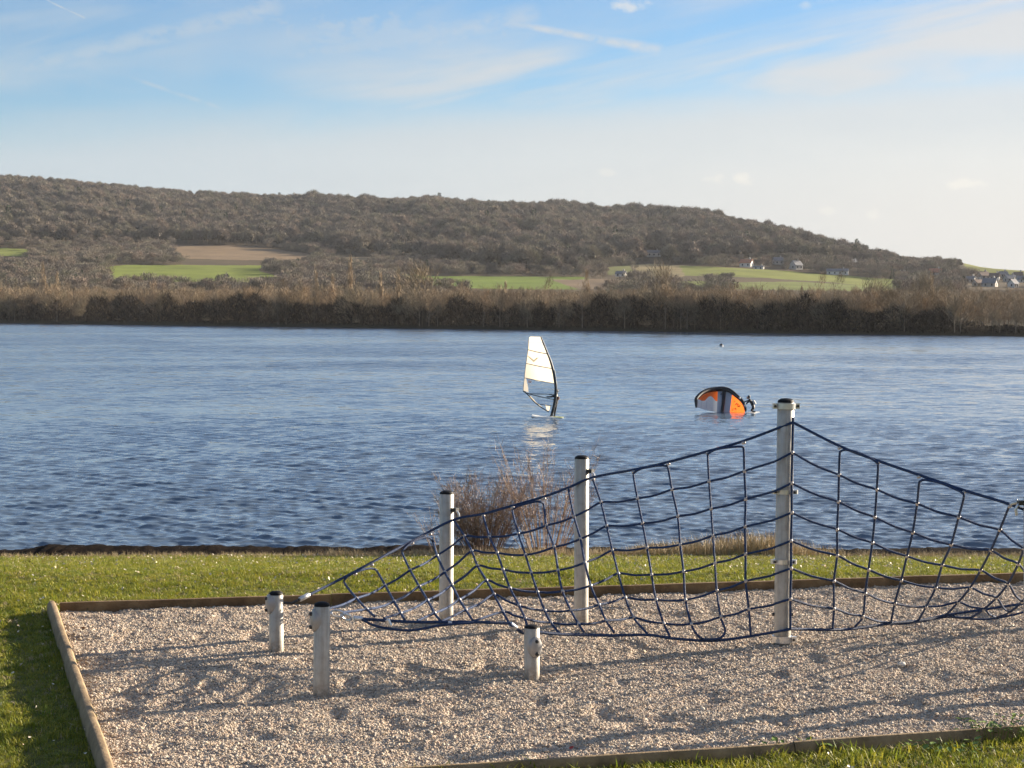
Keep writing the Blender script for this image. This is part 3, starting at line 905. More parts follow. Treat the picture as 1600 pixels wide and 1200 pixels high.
def make_shore_trees():
    rnd = random.Random(31)
    base = []
    for k in range(7):
        w = rnd.uniform(6, 9.5)
        cm = crown_mesh('tree_crown', 600 + k, 10, w, 1.4, 1500, 0.062, M['shore_twigs'], 0.35, 1.0, 0.095, 0.15)
        tm = trunk_mesh('tree_trunk', 700 + k, 10, w, 1.6, M['shore_bark'], 11, 0.013)
        base.append((cm, tm))

    def tree(x_px, back, h_px, k, label, grp, wide=1.0):
        u = (x_px - 800) / FPX; d = shore_d(u) + back
        h = h_px * d / FPX
        r = thing('bare_tree', (u * d, d, WATER_Z + 0.6), label, 'tree', grp, rnd.uniform(0, 6.28))
        s = h / 10.0; r.scale = (s * wide, s * wide, s)
        link('crown', base[k][0], r); link('trunk', base[k][1], r)

    x = -60.0
    while x < 1660:
        u = (x - 800) / FPX
        hp = interp(x, [-100, 100, 118, 140, 400, 640, 900, 1050, 1300, 1500, 1560, 1700], [58, 56, 38, 50, 56, 60, 60, 66, 68, 64, 46, 56])
        tree(x, rnd.choice([rnd.uniform(0.5, 3), rnd.uniform(4, 22), rnd.uniform(4, 22)]), hp * rnd.uniform(0.78, 1.12), rnd.randrange(7),
             'bare brown tree in the row along the far shore', 'trees along the far shore', rnd.uniform(0.8, 1.15))
        x += rnd.uniform(8, 16)
    for (x, hp, wd, lb) in [(665, 100, 1.15, 'wide orange brown bare tree rising above the far shore near the middle'),
                            (1040, 108, 0.75, 'tallest upright bare tree on the far shore, below the tan field'),
                            (1440, 96, 0.8, 'tall bare tree on the far shore under the orange-roofed house'),
                            (1360, 84, 1.1, 'dark spreading bare tree on the far shore below the right end of the field')]:
        tree(x, 14, hp, 3, lb, None, wd)


make_shore_trees()


def make_poplars():
    cm = crown_mesh('poplar_crown', 811, 10, 1.7, 1.0, 520, 0.10, M['poplar_twigs'], 2.2, 1.0, 0.12, 0.2)
    tm = trunk_mesh('poplar_trunk', 812, 10, 1.0, 1.0, M['poplar_twigs'], 4, 0.010, 0.95)
    for (x, ytop, back, lb) in [(68, 421, 30, 'pale columnar poplar at the far left of the far shore'),
                                (90, 434, 40, 'short pale poplar just right of the leftmost poplar'),
                                (494, 431, 30, 'pale thin poplar below the brown hill meadow'),
                                (547, 413, 45, 'tallest thin pale poplar, right of the brown hill meadow'),
                                (520, 438, 25, 'stout pale poplar between the two thin ones left of centre'),
                                (595, 436, 22, 'pale poplar just left of the wide orange brown tree'),
                                (622, 430, 25, 'pale poplar touching the left side of the wide orange brown tree'),
                                (790, 448, 15, 'slender pale poplar left of the white sail'),
                                (916, 432, 30, 'single pale poplar at the end of the green field right of the sail'),
                                (1252, 455, 12, 'slender pale poplar below the gabled grey-roofed house'),
                                (1455, 437, 30, 'pale poplar below the broad orange roof')]:
        u = (x - 800) / FPX; d = shore_d(u) + back
        h = (YH - ytop) * d / FPX + CAMZ - (WATER_Z + 0.6)
        r = thing('poplar_tree', (u * d, d, WATER_Z + 0.6), lb, 'tree', 'pale poplars on the far shore', x)
        s = h / 10; r.scale = (s, s, s)
        link('crown', cm, r); link('trunk', tm, r)


make_poplars()


def make_saplings():
    rnd = random.Random(77)
    M['sapling'] = mat('sapling_bark', [(0.085, 0.066, 0.047), (0.14, 0.11, 0.08)], 0.85, 0.4, 3, spec=0.15)
    cm = crown_mesh('sapling_crown', 911, 10, 3.0, 2.5, 420, 0.06, M['sapling'], 1.6, 1.0, 0.10, 0.1)
    tm = trunk_mesh('sapling_trunk', 912, 10, 2.0, 3.0, M['sapling'], 5, 0.009, 0.9)
    for x in (38, 116, 221, 437, 492, 660, 785, 819, 880, 1030, 1058, 1085, 1255):
        u = (x - 800) / FPX; d = shore_d(u) + rnd.uniform(0.5, 2.5)
        h = rnd.uniform(34, 60) * d / FPX
        r = thing('sapling', (u * d, d, WATER_Z + 0.3), 'slender pale trunk standing at the water in front of the dark thicket', 'tree', 'pale saplings at the far waterline', x)
        s_ = h / 10; r.scale = (s_, s_, s_)
        link('crown', cm, r); link('trunk', tm, r)


make_saplings()


def make_houses():
    wall = {'white': mat('white_render', [(0.58, 0.56, 0.52), (0.68, 0.66, 0.62)], 0.8, 0.6, 3),
            'pale': mat('pale_render', [(0.36, 0.34, 0.31), (0.45, 0.42, 0.38)], 0.8, 0.6, 3)}
    roof = {'red': mat('orange_tiles', [(0.34, 0.13, 0.07), (0.48, 0.20, 0.11)], 0.8, 1.2, 3),
            'grey': mat('slate_roof', [(0.13, 0.13, 0.14), (0.20, 0.20, 0.21)], 0.7, 1.2, 3),
            'brown': mat('brown_tiles', [(0.12, 0.085, 0.065), (0.19, 0.13, 0.10)], 0.8, 1.2, 3)}
    glass = mat('dark_window', [(0.02, 0.022, 0.026), (0.045, 0.05, 0.06)], 0.15, 2, 2)
    for (x, y, w, dp, h, rh, yaw, rc, wc, lb) in HOUSES:
        k_ = 0.8 if x < 1450 else 0.68
        w, dp, h, rh = w * k_, dp * k_, h * k_ * 0.85, rh * k_ * 0.9
        p = ground_at(x, y); p.z -= 0.3
        r = thing('house', p, lb, 'house', 'houses on the far slope', R(yaw))
        hw, hd = w / 2, dp / 2
        b = MB()
        b.add([(-hw, -hd, -1), (hw, -hd, -1), (hw, hd, -1), (-hw, hd, -1), (-hw, -hd, h), (hw, -hd, h), (hw, hd, h), (-hw, hd, h), (-hw, 0, h + rh), (hw, 0, h + rh)],
              [(0, 1, 5, 4), (1, 2, 6, 9, 5), (2, 3, 7, 6), (3, 0, 4, 8, 7), (3, 2, 1, 0)])
        b.build('wall', wall[wc], r, False)
        b = MB(); ov = 0.4; th = 0.22
        for sgn in (-1, 1):
            e = Vector((0, sgn * (hd + ov), h - ov * rh / hd)); t_ = Vector((0, 0, h + rh))
            up = Vector((0, 0, th))
            vs = [Vector((-hw - ov, 0, 0)) + e, Vector((hw + ov, 0, 0)) + e, Vector((hw + ov, 0, 0)) + t_, Vector((-hw - ov, 0, 0)) + t_]
            vs = [v + Vector((0, 0, 0.03)) for v in vs]
            b.add(vs + [v + up for v in vs], [(3, 2, 1, 0), (4, 5, 6, 7), (0, 1, 5, 4), (1, 2, 6, 5), (2, 3, 7, 6), (3, 0, 4, 7)])
        ro = b.build('roof', roof[rc], r, False)
        MB().box((hw * 0.55, 0.1, h + rh + 0.5), (0.8, 0.6, 1.6)).build('chimney', wall['pale'], ro, False)
        nwin = max(2, int(w / 3))
        for k in range(nwin):
            xx = -hw + w * (k + 0.5) / nwin
            MB().box((xx, -hd - 0.03, h * 0.55), (0.9, 0.10, 1.2)).build('window', glass, r, False)
        MB().box((hw + 0.03, -0.5, h * 0.6), (0.10, 0.9, 1.2)).build('window', glass, r, False)
        MB().box((-hw - 0.03, -0.5, h * 0.6), (0.10, 0.9, 1.2)).build('window', glass, r, False)


make_houses()

# ------------------------------------------------------------------ timber edging round the gravel
def make_edging():
    def run(pts, lb, seg, hgt, wid, round_=True, tm=None):
        a = pts[0]
        r = thing('timber_edging', (a.x, a.y, 0), lb, 'edging', 'timber edging of the gravel pit')
        rnd = random.Random(len(lb))
        for i in range(len(pts) - 1):
            p, q = pts[i], pts[i + 1]; L = (q - p).length; n = max(1, round(L / seg))
            for k in range(n):
                s0 = p.lerp(q, k / n + (0.004 / L if k else 0)); s1 = p.lerp(q, (k + 1) / n - 0.004 / L)
                dr = (s1 - s0).normalized(); sd = Vector((-dr.y, dr.x, 0))
                b = MB(); m = 14; prof = [(-0.5, -1.0), (-0.5, 0.35), (-0.42, 0.72), (-0.22, 0.95), (0, 1.0), (0.22, 0.95), (0.42, 0.72), (0.5, 0.35), (0.5, -1.0)]
                if not round_: prof = [(-0.5, -1.0), (-0.5, 0.9), (-0.44, 1.0), (0.44, 1.0), (0.5, 0.9), (0.5, -1.0)]
                vs = []; kz = rnd.uniform(-0.006, 0.006)
                for j in range(m + 1):
                    c = s0.lerp(s1, j / m); wv = 0.002 * math.sin(j * 0.5 + k * 2)
                    for (px_, pz) in prof:
                        vs.append(c + sd * (px_ * wid + wv) + Vector((0, 0, pz * hgt + kz + 0.0015 * math.sin(j * 0.9 + k))))
                np_ = len(prof); fs = []
                for j in range(m):
                    for t_ in range(np_ - 1):
                        a0 = j * np_ + t_; fs.append((a0, a0 + 1, a0 + np_ + 1, a0 + np_))
                fs.append(tuple(range(np_))); fs.append(tuple(m * np_ + t_ for t_ in reversed(range(np_))))
                b.add(vs, fs); b.build('log', tm or M['timber'], r, True, off=(a.x, a.y, 0))
    Z = lambda p: Vector((p.x, p.y, 0.0))
    B = [Z(p) for p in BOX]
    run([B[0] + Vector((0.02, 0, 0)), B[1]], 'straight timber edging along the back of the gravel by the lake lawn', 2.4, 0.105, 0.06, False, M['timber_shaded'])
    run([B[0] + Vector((-0.07, 0.08, 0)), B[4]], 'sunlit rounded timber edging down the left side of the gravel', 2.4, 0.115, 0.085)
    run([Z(onground(560, 1203, 0.08)), Z(onground(1240, 1160, 0.08)), B[2]], 'timber edging along the front of the gravel half overgrown by grass', 2.4, 0.085, 0.06, True)


make_edging()

# ------------------------------------------------------------------ gravel stones, grass, fallen leaves
def make_stones():
    rng = np.random.default_rng(3)
    protos = []
    gm = gravel_material('gravel_stone', True)
    for k in range(7):
        bm = bmesh.new(); bmesh.ops.create_icosphere(bm, subdivisions=1, radius=1.0)
        sx, sy, sz = rng.uniform(0.8, 1.25), rng.uniform(0.6, 1.0), rng.uniform(0.45, 0.75)
        for v in bm.verts:
            n = 1 + 0.30 * mnoise.noise(v.co * 1.9 + Vector((k * 3.3, 1, 2)))
            v.co = Vector((v.co.x * sx * n, v.co.y * sy * n, v.co.z * sz * n))
        me = bpy.data.meshes.new('gravel_stone_%d' % k); bm.to_mesh(me); bm.free(); me.materials.append(gm)
        protos.append(me)
    xs = [p[0] for p in BOXP]; ys = [p[1] for p in BOXP]
    n = 460000
    X = rng.uniform(-4.6, 6.4, n); Y = rng.uniform(min(ys), max(ys), n)
    k = in_poly(X, Y, BOXP) & (np.abs(X) < 0.275 * Y + 0.3)
    X, Y = X[k], Y[k]
    s = 0.0073 * np.exp(rng.normal(0, 0.38, len(X))); s = np.clip(s, 0.0035, 0.024)
    Z = gravel_z(X, Y) + s * 0.15
    rots = rng.random((len(X), 3)) * math.tau; rots[:, :2] = rng.normal(0, 0.5, (len(X), 2))
    scatter('gravel_stones', np.stack([X, Y, Z], 1), rots, s, rng.integers(0, 7, len(X)), protos, 'loose multicoloured gravel stones of the play pit')


make_stones()


def blade_tuft(name, seed, n, h, spread, w, m, lean=0.5):
    rnd = random.Random(seed); v = []; f = []
    for i in range(n):
        a = rnd.uniform(0, math.tau); r_ = spread * math.sqrt(rnd.random())
        p = Vector((math.cos(a) * r_, math.sin(a) * r_, -0.01)); hh = h * rnd.uniform(0.5, 1.15)
        b = rnd.uniform(0, math.tau); le = lean * rnd.uniform(0.2, 1.2)
        d = Vector((math.cos(b), math.sin(b), 0)); s = Vector((-d.y, d.x, 0)) * w * rnd.uniform(0.6, 1.2)
        m1 = p + Vector((0, 0, hh * 0.55)) + d * hh * le * 0.3; t_ = p + Vector((0, 0, hh * (1 - 0.25 * le))) + d * hh * le
        o = len(v); v += [p - s, p + s, m1 + s * 0.8, m1 - s * 0.8, t_]; f += [(o, o + 1, o + 2, o + 3), (o + 3, o + 2, o + 4)]
    return mesh_from(name, v, f, m)


def make_grass():
    gm = mat('grass_blades', [(0.145, 0.19, 0.025), (0.265, 0.29, 0.046)], 0.55, 2.0, 3, spec=0.3,
             rand=[(0.5, 0.58, 0.5), (1.05, 1.0, 0.8), (1.7, 1.3, 1.0), (0.75, 0.9, 0.6), (2.1, 1.55, 1.5), (1.0, 1.02, 0.7), (1.6, 1.25, 0.9)])
    nt = gm.node_tree; b = nt.nodes['Principled BSDF']
    tr_ = nt.nodes.new('ShaderNodeBsdfTranslucent'); nt.links.new(b.inputs['Base Color'].links[0].from_socket, tr_.inputs[0])
    mx = nt.nodes.new('ShaderNodeMixShader'); mx.inputs[0].default_value = 0.35
    nt.links.new(b.outputs[0], mx.inputs[1]); nt.links.new(tr_.outputs[0], mx.inputs[2]); nt.links.new(mx.outputs[0], nt.nodes['Material Output'].inputs[0])
    protos = [blade_tuft('grass_tuft_%d' % k, k, 14, 0.045, 0.05, 0.0028, gm, 0.9) for k in range(5)]
    protos += [blade_tuft('grass_tuft_%d' % (k + 5), k + 50, 10, 0.075, 0.04, 0.003, gm, 0.8) for k in range(2)]
    protos += [blade_tuft('grass_tuft_%d' % (k + 7), k + 90, 13, 0.05, 0.05, 0.0028, M['dry_grass'], 0.9) for k in range(2)]
    rng = np.random.default_rng(8)
    P = []
    def area(x0, x1, y0, y1, dens):
        n = int((x1 - x0) * (y1 - y0) * dens)
        X = rng.uniform(x0, x1, n); Y = rng.uniform(y0, y1, n)
        k = (~in_poly(X, Y, BOXP)) & (np.abs(X) < 0.275 * Y + 0.5)
        return X[k], Y[k]
    parts = [area(-6, 6, 10.5, 17.5, 620), area(-9, 9, 17.2, 23, 520), area(-9, 9, 23, 29.5, 420)]
    X = np.concatenate([p[0] for p in parts]); Y = np.concatenate([p[1] for p in parts])
    Z = lawn_z(X, Y)
    patch = fbm(X * 0.9, Y * 0.9, 77, 3)
    s = np.clip(0.85 + 1.3 * patch + rng.normal(0, 0.18, len(X)), 0.35, 1.8)
    s = np.where((Y < 12.7) & (X > -1.6), s * 1.35, s)
    rots = np.zeros((len(X), 3)); rots[:, 2] = rng.random(len(X)) * math.tau
    idx = np.where(rng.random(len(X)) < 0.93, rng.integers(0, 5, len(X)), rng.integers(5, 7, len(X)))
    dry = rng.random(len(X)) < np.interp(Y, [12, 20, 25, 28], [0.03, 0.06, 0.16, 0.45]) * (0.6 + 1.6 * np.clip(fbm(X * 0.5, Y * 0.8, 99, 3) + 0.15, 0, 1))
    idx = np.where(dry, rng.integers(7, 9, len(X)), idx)
    scatter('lawn_grass', np.stack([X, Y, Z], 1), rots, s, idx, protos, 'short green and yellowing grass of the lawn')


make_grass()


def make_leaves():
    rng = np.random.default_rng(12)
    lm = mat('fallen_leaf', [(0.45, 0.40, 0.30), (0.6, 0.56, 0.46)], 0.35, 20, 2, rand=[(1.2, 1.2, 1.2), (1.1, 0.95, 0.75), (1.3, 1.3, 1.3), (0.7, 0.45, 0.28)])
    def leaf(k):
        rnd = random.Random(k); v = []; f = []
        prof = [(0, 0.05), (0.25, 0.28), (0.55, 0.33), (0.8, 0.2), (1.0, 0.03)]
        for (t_, w) in prof:
            z = 0.25 * math.sin(t_ * 2.5 + k) * 0.5 + 0.1
            v += [(t_ - 0.5, -w, z + 0.18 * w), (t_ - 0.5, 0, z), (t_ - 0.5, w, z + 0.25 * w)]
        for i in range(4):
            for j in range(2):
                a = i * 3 + j; f.append((a, a + 1, a + 4, a + 3))
        return mesh_from('leaf_%d' % k, v, f, lm)
    n = 7500
    X = rng.uniform(-9, 9, n); Y = rng.uniform(10.8, 28, n)
    k = ((~in_poly(X, Y, BOXP)) | (rng.random(n) < 0.03)) & (np.abs(X) < 0.28 * Y + 0.3) & (rng.random(n) < 0.35 + 1.6 * np.clip(fbm(X * 0.8, Y * 0.8, 88, 2) + 0.1, 0, 1))
    X, Y = X[k], Y[k]; Z = np.where(in_poly(X, Y, BOXP), gravel_z(X, Y) + 0.012, lawn_z(X, Y) + 0.035)
    rots = rng.normal(0, 0.5, (len(X), 3)); rots[:, 2] = rng.random(len(X)) * math.tau
    scatter('fallen_leaves', np.stack([X, Y, Z], 1), rots, 0.026 * rng.uniform(0.5, 1.4, len(X)), rng.integers(0, 4, len(X)), [leaf(q) for q in range(4)],
            'small pale fallen leaves lying in the grass')
    # single things on the gravel
    def single(name, x, y, s, m, lb, cat):
        p = onground(x, y, 0.06); p.z = float(gravel_z(p.x, p.y)) + 0.018
        me = leaf(5 if name == 'fallen_leaf' else 6).copy(); me.materials.clear(); me.materials.append(m)
        o = link(name, me); o.location = p; o.scale = (s, s, s); o.rotation_euler = (0.2, -0.15, x)
        tag(o, lb, cat)
    red = mat('red_leaf', [(0.30, 0.02, 0.015), (0.42, 0.05, 0.03)], 0.5, 8, 2)
    brn = mat('brown_leaf', [(0.14, 0.06, 0.03), (0.22, 0.10, 0.05)], 0.6, 8, 2)
    single('fallen_leaf', 893, 1157, 0.036, red, 'small red leaf on the gravel near the front timber', 'leaf')
    single('fallen_leaf', 1524, 1086, 0.05, brn, 'brown leaf on the gravel near the right edge', 'leaf')
    single('fallen_leaf', 130, 980, 0.06, brn, 'dark curled leaf on the gravel near the back left corner', 'leaf')
    p = onground(1409, 1036, 0.05)
    bm = bmesh.new(); bmesh.ops.create_icosphere(bm, subdivisions=2, radius=1)
    for v in bm.verts:
        n_ = 1 + 0.35 * mnoise.noise(v.co * 1.6); v.co = Vector((v.co.x * 0.035 * n_, v.co.y * 0.028 * n_, v.co.z * 0.02 * n_))
    me = bpy.data.meshes.new('pale_stone'); bm.to_mesh(me); bm.free()
    me.materials.append(mat('pale_stone', [(0.6, 0.55, 0.46), (0.72, 0.68, 0.6)], 0.7, 30, 3, bump=0.3))
    o = link('pale_stone', me); o.location = (p.x, p.y, float(gravel_z(p.x, p.y)) + 0.012)
    tag(o, 'single larger pale stone on the gravel right of the tall post', 'stone')


make_leaves()


# ------------------------------------------------------------------ bank at the edge of the lawn, dry reeds, bushes, weeds
def make_bank():
    rng = np.random.default_rng(14)
    xs = np.arange(-9.5, 9.5, 0.04); prof = np.linspace(0, 1, 9)
    V = []
    for x in xs:
        px_ = 800 + x / 29 * FPX
        hh = interp(px_, [-200, 0, 30, 70, 120, 250, 420, 500, 660, 720, 900, 1000, 1250, 1700], [0.02, 0.02, 0.06, 0.12, 0.12, 0.085, 0.09, 0.12, 0.13, 0.15, 0.10, 0.07, 0.06, 0.05])
        hh *= 0.42 + 1.4 * float(fbm(np.array(x * 1.3 + 3.1), np.array(0.5), 13, 5))
        for t_ in prof:
            y = 28.2 + 1.5 * t_
            z = float(lawn_z(x, y)) - 0.03 + (hh + 0.19 * (y - 28.2)) * math.sin(math.pi * min(1, t_ * 0.75 + 0.02)) ** 0.7
            z += 0.07 * float(fbm(np.array(x * 11.0 + y * 4), np.array(y * 13.0), 15, 4))
            V.append((x, y, z))
    o = link('bank_soil', np_mesh('bank_soil', np.array(V), grid_faces(len(xs), len(prof)), M['soil'], False))
    tag(o, 'dark ragged earth bank where the lawn meets the lake', kind='structure')
    # reeds and dead grass along it
    protos = [blade_tuft('reed_%d' % k, 70 + k, 9, 0.30, 0.05, 0.0032, M['dry_grass'], 0.45) for k in range(5)]
    n = 7500
    X = rng.uniform(-8.6, 8.6, n); Y = rng.uniform(27.5, 29.0, n)
    px_ = 800 + X / 28.3 * FPX
    dens = np.interp(px_, [0, 100, 300, 480, 520, 650, 680, 900, 940, 1000, 1050, 1240, 1290, 1600], [0.5, 0.45, 0.5, 0.6, 0.7, 0.6, 0.9, 0.9, 0.7, 0.8, 1.0, 1.0, 0.6, 0.5])
    hs = np.interp(px_, [0, 480, 520, 600, 680, 760, 900, 960, 1040, 1130, 1200, 1260, 1320, 1600], [0.22, 0.25, 0.45, 0.3, 0.4, 0.5, 0.45, 0.5, 0.85, 1.1, 1.25, 0.8, 0.35, 0.25])
    k = rng.random(n) < dens * (0.5 + 1.2 * vnoise(X * 3, Y * 0, 19))
    X, Y, hs = X[k], Y[k], hs[k]
    Z = lawn_z(X, Y) + 0.02
    s = hs * rng.uniform(0.5, 1.25, len(X))
    rots = np.zeros((len(X), 3)); rots[:, 2] = rng.random(len(X)) * math.tau; rots[:, :2] = rng.normal(0, 0.12, (len(X), 2))
    scatter('dry_reeds', np.stack([X, Y, Z], 1), rots, s, rng.integers(0, 5, len(X)), protos, 'dry straw coloured grass and reeds along the bank')


make_bank()


def bush(name, loc, label, seed, nstem, h, spread, lean, ntw, stem_m, twig_m, r0, twl):
    rnd = random.Random(seed); rng = np.random.default_rng(seed)
    r = thing(name, loc, label, 'bush')
    pts = []; dirs = []
    for i in range(nstem):
        a = rnd.uniform(0, math.tau); q = math.sqrt(rnd.random())
        p = Vector((math.cos(a) * spread * 0.25 * q, math.sin(a) * spread * 0.25 * q, -0.05))
        hh = h * rnd.uniform(0.5, 1.0)
        e = Vector((math.cos(a) * spread * q + lean[0] * hh, math.sin(a) * spread * 0.7 * q + lean[1] * hh, hh))
        mid = p.lerp(e, 0.5) + Vector((-lean[0] * 0.15 * hh + rnd.uniform(-0.05, 0.05), rnd.uniform(-0.05, 0.05), 0.06 * hh))
        c = catmull([p, mid, e], 5)
        b = MB(); n = len(c)
        b.tube(c, [r0 * rnd.uniform(0.8, 1.2) * (1 - 0.8 * k / (n - 1)) for k in range(n)], 4, cap=False)
        if i % 3 == 0 or nstem < 40:
            for _ in range(3):
                k = rnd.randrange(3, n - 2); s = c[k]
                d = Vector((rnd.uniform(-1, 1), rnd.uniform(-1, 1), rnd.uniform(0.8, 2.0))).normalized() * hh * rnd.uniform(0.15, 0.35)
                b.tube([s, s + d * 0.5 + Vector((0, 0, 0.02)), s + d], [r0 * 0.5, r0 * 0.35, r0 * 0.15], 3, cap=False)
                for w_ in (0.4, 0.7, 1.0): pts.append(s + d * w_); dirs.append(d.normalized())
        b.build('stem', stem_m, r)
        for k in range(4, n): pts.append(c[k]); dirs.append((c[min(k + 1, n - 1)] - c[k - 1]).normalized())
    P = np.array(pts); Dv = np.array(dirs)
    i = rng.integers(0, len(P), ntw)
    v, f = slivers(P[i] + rng.normal(0, 0.02, (ntw, 3)), Dv[i] + rng.normal(0, 0.55, (ntw, 3)), twl * rng.uniform(0.4, 1.2, ntw), r0 * 0.9 * rng.uniform(0.5, 1.2, ntw), rng)
    tw = link('twigs', np_mesh('twigs', v, f, twig_m), r); tw['kind'] = 'stuff'
    return r


def gpt(x, y, yw): return Vector((at(x, y, yw).x, yw, float(lawn_z(at(x, y, yw).x, yw))))


bush('bush', gpt(756, 868, 28.4), 'dense reddish brown leafless bush behind the left medium post', 5, 120, 1.30, 0.78, (0.03, 0.0), 7500, M['twig_dark'], M['twig_red'], 0.0058, 0.16)
bush('bush', gpt(850, 868, 28.6), 'sparse tall leafless bush with pale twigs between the two medium posts', 9, 60, 1.80, 0.95, (-0.03, 0.0), 3000, M['twig_red'], M['twig_red'], 0.0055, 0.20)
bush('bush', gpt(690, 868, 28.6), 'thin faint leafless bush left of the dense reddish bush', 13, 16, 1.0, 0.45, (-0.05, 0.0), 260, M['twig_red'], M['twig_red'], 0.0045, 0.16)


def make_weeds():
    gm = mat('weed_leaf', [(0.10, 0.16, 0.02), (0.17, 0.24, 0.04)], 0.5, 12, 3, spec=0.3)
    def weed(x, y, n, h, label, seed):
        p = onground(x, y, 0.0); p.z = 0.0
        r = thing('weed', p, label, 'weed'); rnd = random.Random(seed)
        for i in range(n):
            a = rnd.uniform(0, math.tau); q = 0.17 * math.sqrt(rnd.random())
            c = Vector((math.cos(a) * q * 1.5, math.sin(a) * q * 0.5, h * rnd.uniform(0.3, 1.0)))
            L = 0.045 * rnd.uniform(0.6, 1.3); d = Vector((math.cos(a), math.sin(a), rnd.uniform(-0.3, 0.6))).normalized(); s = d.cross(Vector((0, 0, 1))).normalized()
            nrm = s.cross(d)
            vs = []
            for (t_, w) in [(0, 0.04), (0.3, 0.3), (0.6, 0.28), (1, 0.02)]:
                m_ = c + d * L * t_ - nrm * 0.2 * L * t_ * t_
                vs += [m_ - s * L * w + nrm * L * 0.08, m_, m_ + s * L * w + nrm * L * 0.08]
            fs = [(k * 3 + j, k * 3 + j + 1, k * 3 + j + 4, k * 3 + j + 3) for k in range(3) for j in range(2)]
            b = MB().add(vs, fs); b.tube([(c.x * 0.7, c.y * 0.7, -0.02), c], 0.0016, 3, cap=False)
            b.build('leaf', gm, r)
    weed(1556, 1158, 80, 0.15, 'bushy green weed overhanging the front timber near the right edge', 3)
    weed(1235, 1178, 30, 0.08, 'low green weed growing against the front timber', 4)
    weed(1480, 1180, 34, 0.09, 'small broad-leaved weed in the front grass left of the bushy weed', 6)


make_weeds()

# ------------------------------------------------------------------ steel posts
def post(x_top, y_top, x_base, y_base, label, rad, cap_h=0.016, build=None):
    g = onground(x_base, y_base, 0.03); Y = g.y + rad * 0.8
    g = at(x_base, y_base, Y); tp = at(x_top, y_top, Y)
    h = tp.z
    r = thing('steel_post', (g.x, Y, 0), label, 'post', 'steel posts of the climbing net')
    lean = Vector((tp.x - g.x, 0, 0))
    rot = Vector((lean.x, 0, h)).to_track_quat('Z', 'Y').to_matrix()
    r.rotation_euler = (0, math.atan2(lean.x, h), 0)
    hp = h - cap_h
    MB().lathe([(rad, -0.12), (rad, hp - 0.004), (rad - 0.003, hp)], n=32).build('pole', M['steel'], r)
    MB().lathe([(rad * 0.99, hp + 0.0005), (rad * 0.99, hp + 0.004), (rad * 0.9, hp + cap_h * 0.55), (rad * 0.55, hp + cap_h * 0.9), (0.002, hp + cap_h)], n=32).build('cap', M['cap'], r)
    r['h'] = h
    if build: build(r, h, rad)
    return r


def anchor_plate(ang, zc):
    """rounded cast plate with two bolts on the side of a short post; ang = facing direction in degrees"""
    def f(r, h, rad):
        z0 = h - zc; a = R(ang); d = Vector((math.cos(a), math.sin(a), 0)); s = Vector((-d.y, d.x, 0))
        n = 20; vs = []
        rings = [(1.0, 0.0), (1.0, 0.012), (0.92, 0.024), (0.6, 0.034)]
        for (q, off) in rings:
            for k in range(n):
                t_ = k * math.tau / n
                yy = math.cos(t_) * 0.052 * q; zz = math.sin(t_) * 0.080 * q
                base = math.sqrt(max(0, rad * rad - yy * yy)) if off == 0 else rad * 0.75
                vs.append(d * (base - 0.004 if off == 0 else base + off) + s * yy + Vector((0, 0, z0 + zz)))
        fs = [(i * n + k, i * n + (k + 1) % n, (i + 1) * n + (k + 1) % n, (i + 1) * n + k) for i in range(len(rings) - 1) for k in range(n)]
        fs.append(tuple((len(rings) - 1) * n + k for k in range(n)))
        pl = MB().add(vs, fs).build('anchor_plate', M['plate'], r)
        for dz in (-0.045, 0.045):
            c = d * (rad * 0.75 + 0.028) + Vector((0, 0, z0 + dz))
            MB().tube([c - d * 0.01, c + d * 0.014, c + d * 0.02], [0.013, 0.013, 0.008], 10).build('bolt', M['bolt'], pl)
    return f


def ring_clamp(r, rad, z, hgt=0.035, lug=(0, math.pi), th=0.010):
    b = MB().lathe([(rad + 0.001, z - hgt / 2), (rad + th, z - hgt / 2), (rad + th, z + hgt / 2), (rad + 0.001, z + hgt / 2)], n=32)
    c = b.build('clamp_ring', M['steel_bright'], r)
    for a in lug:
        d = Vector((math.cos(a), math.sin(a), 0))
        q = Matrix.Rotation(a, 3, 'Z')
        MB().box(d * (rad + th + 0.014) + Vector((0, 0, z)), (0.032, 0.036, hgt * 0.95), q).build('lug', M['steel_bright'], c)
        MB().tube([d * (rad + th + 0.014) + q @ Vector((0, -0.030, 0)) + Vector((0, 0, z)), d * (rad + th + 0.014) + q @ Vector((0, 0.030, 0)) + Vector((0, 0, z))], 0.010, 8).build('bolt', M['bolt'], c)


def shackle(zd, ang):
    def f(r, h, rad):
        a = R(ang); d = Vector((math.cos(a), math.sin(a), 0)); z = h - zd
        b = MB().box(d * (rad + 0.016) + Vector((0, 0, z)), (0.05, 0.06, 0.032), Matrix.Rotation(a, 3, 'Z')).build('bracket', M['bolt'], r)
        pts = [d * (rad + 0.03) + Vector((0, 0, z - 0.005)), d * (rad + 0.055) + Vector((0, 0, z - 0.04)), d * (rad + 0.05) + Vector((0, 0, z - 0.09))]
        MB().tube(catmull(pts, 4), 0.010, 8).build('shackle', M['steel_bright'], r)
    return f


def tall_fit(r, h, rad):
    ring_clamp(r, rad, h - 0.062, 0.045, (R(10), R(190)), 0.012)
    for yp in (768, 877): ring_clamp(r, rad, float(at(1222, yp, r.location.y).z), 0.035, (R(-20), R(200)), 0.008)
    ring_clamp(r, rad, 0.07, 0.05, (R(-15),), 0.014)
    for k in (-1, 1):
        z = float(at(1222, 960, r.location.y).z)
        MB().tube([(k * (rad - 0.003), 0, z), (k * (rad + 0.016), 0, z)], 0.013, 8).build('bolt', M['bolt'], r)


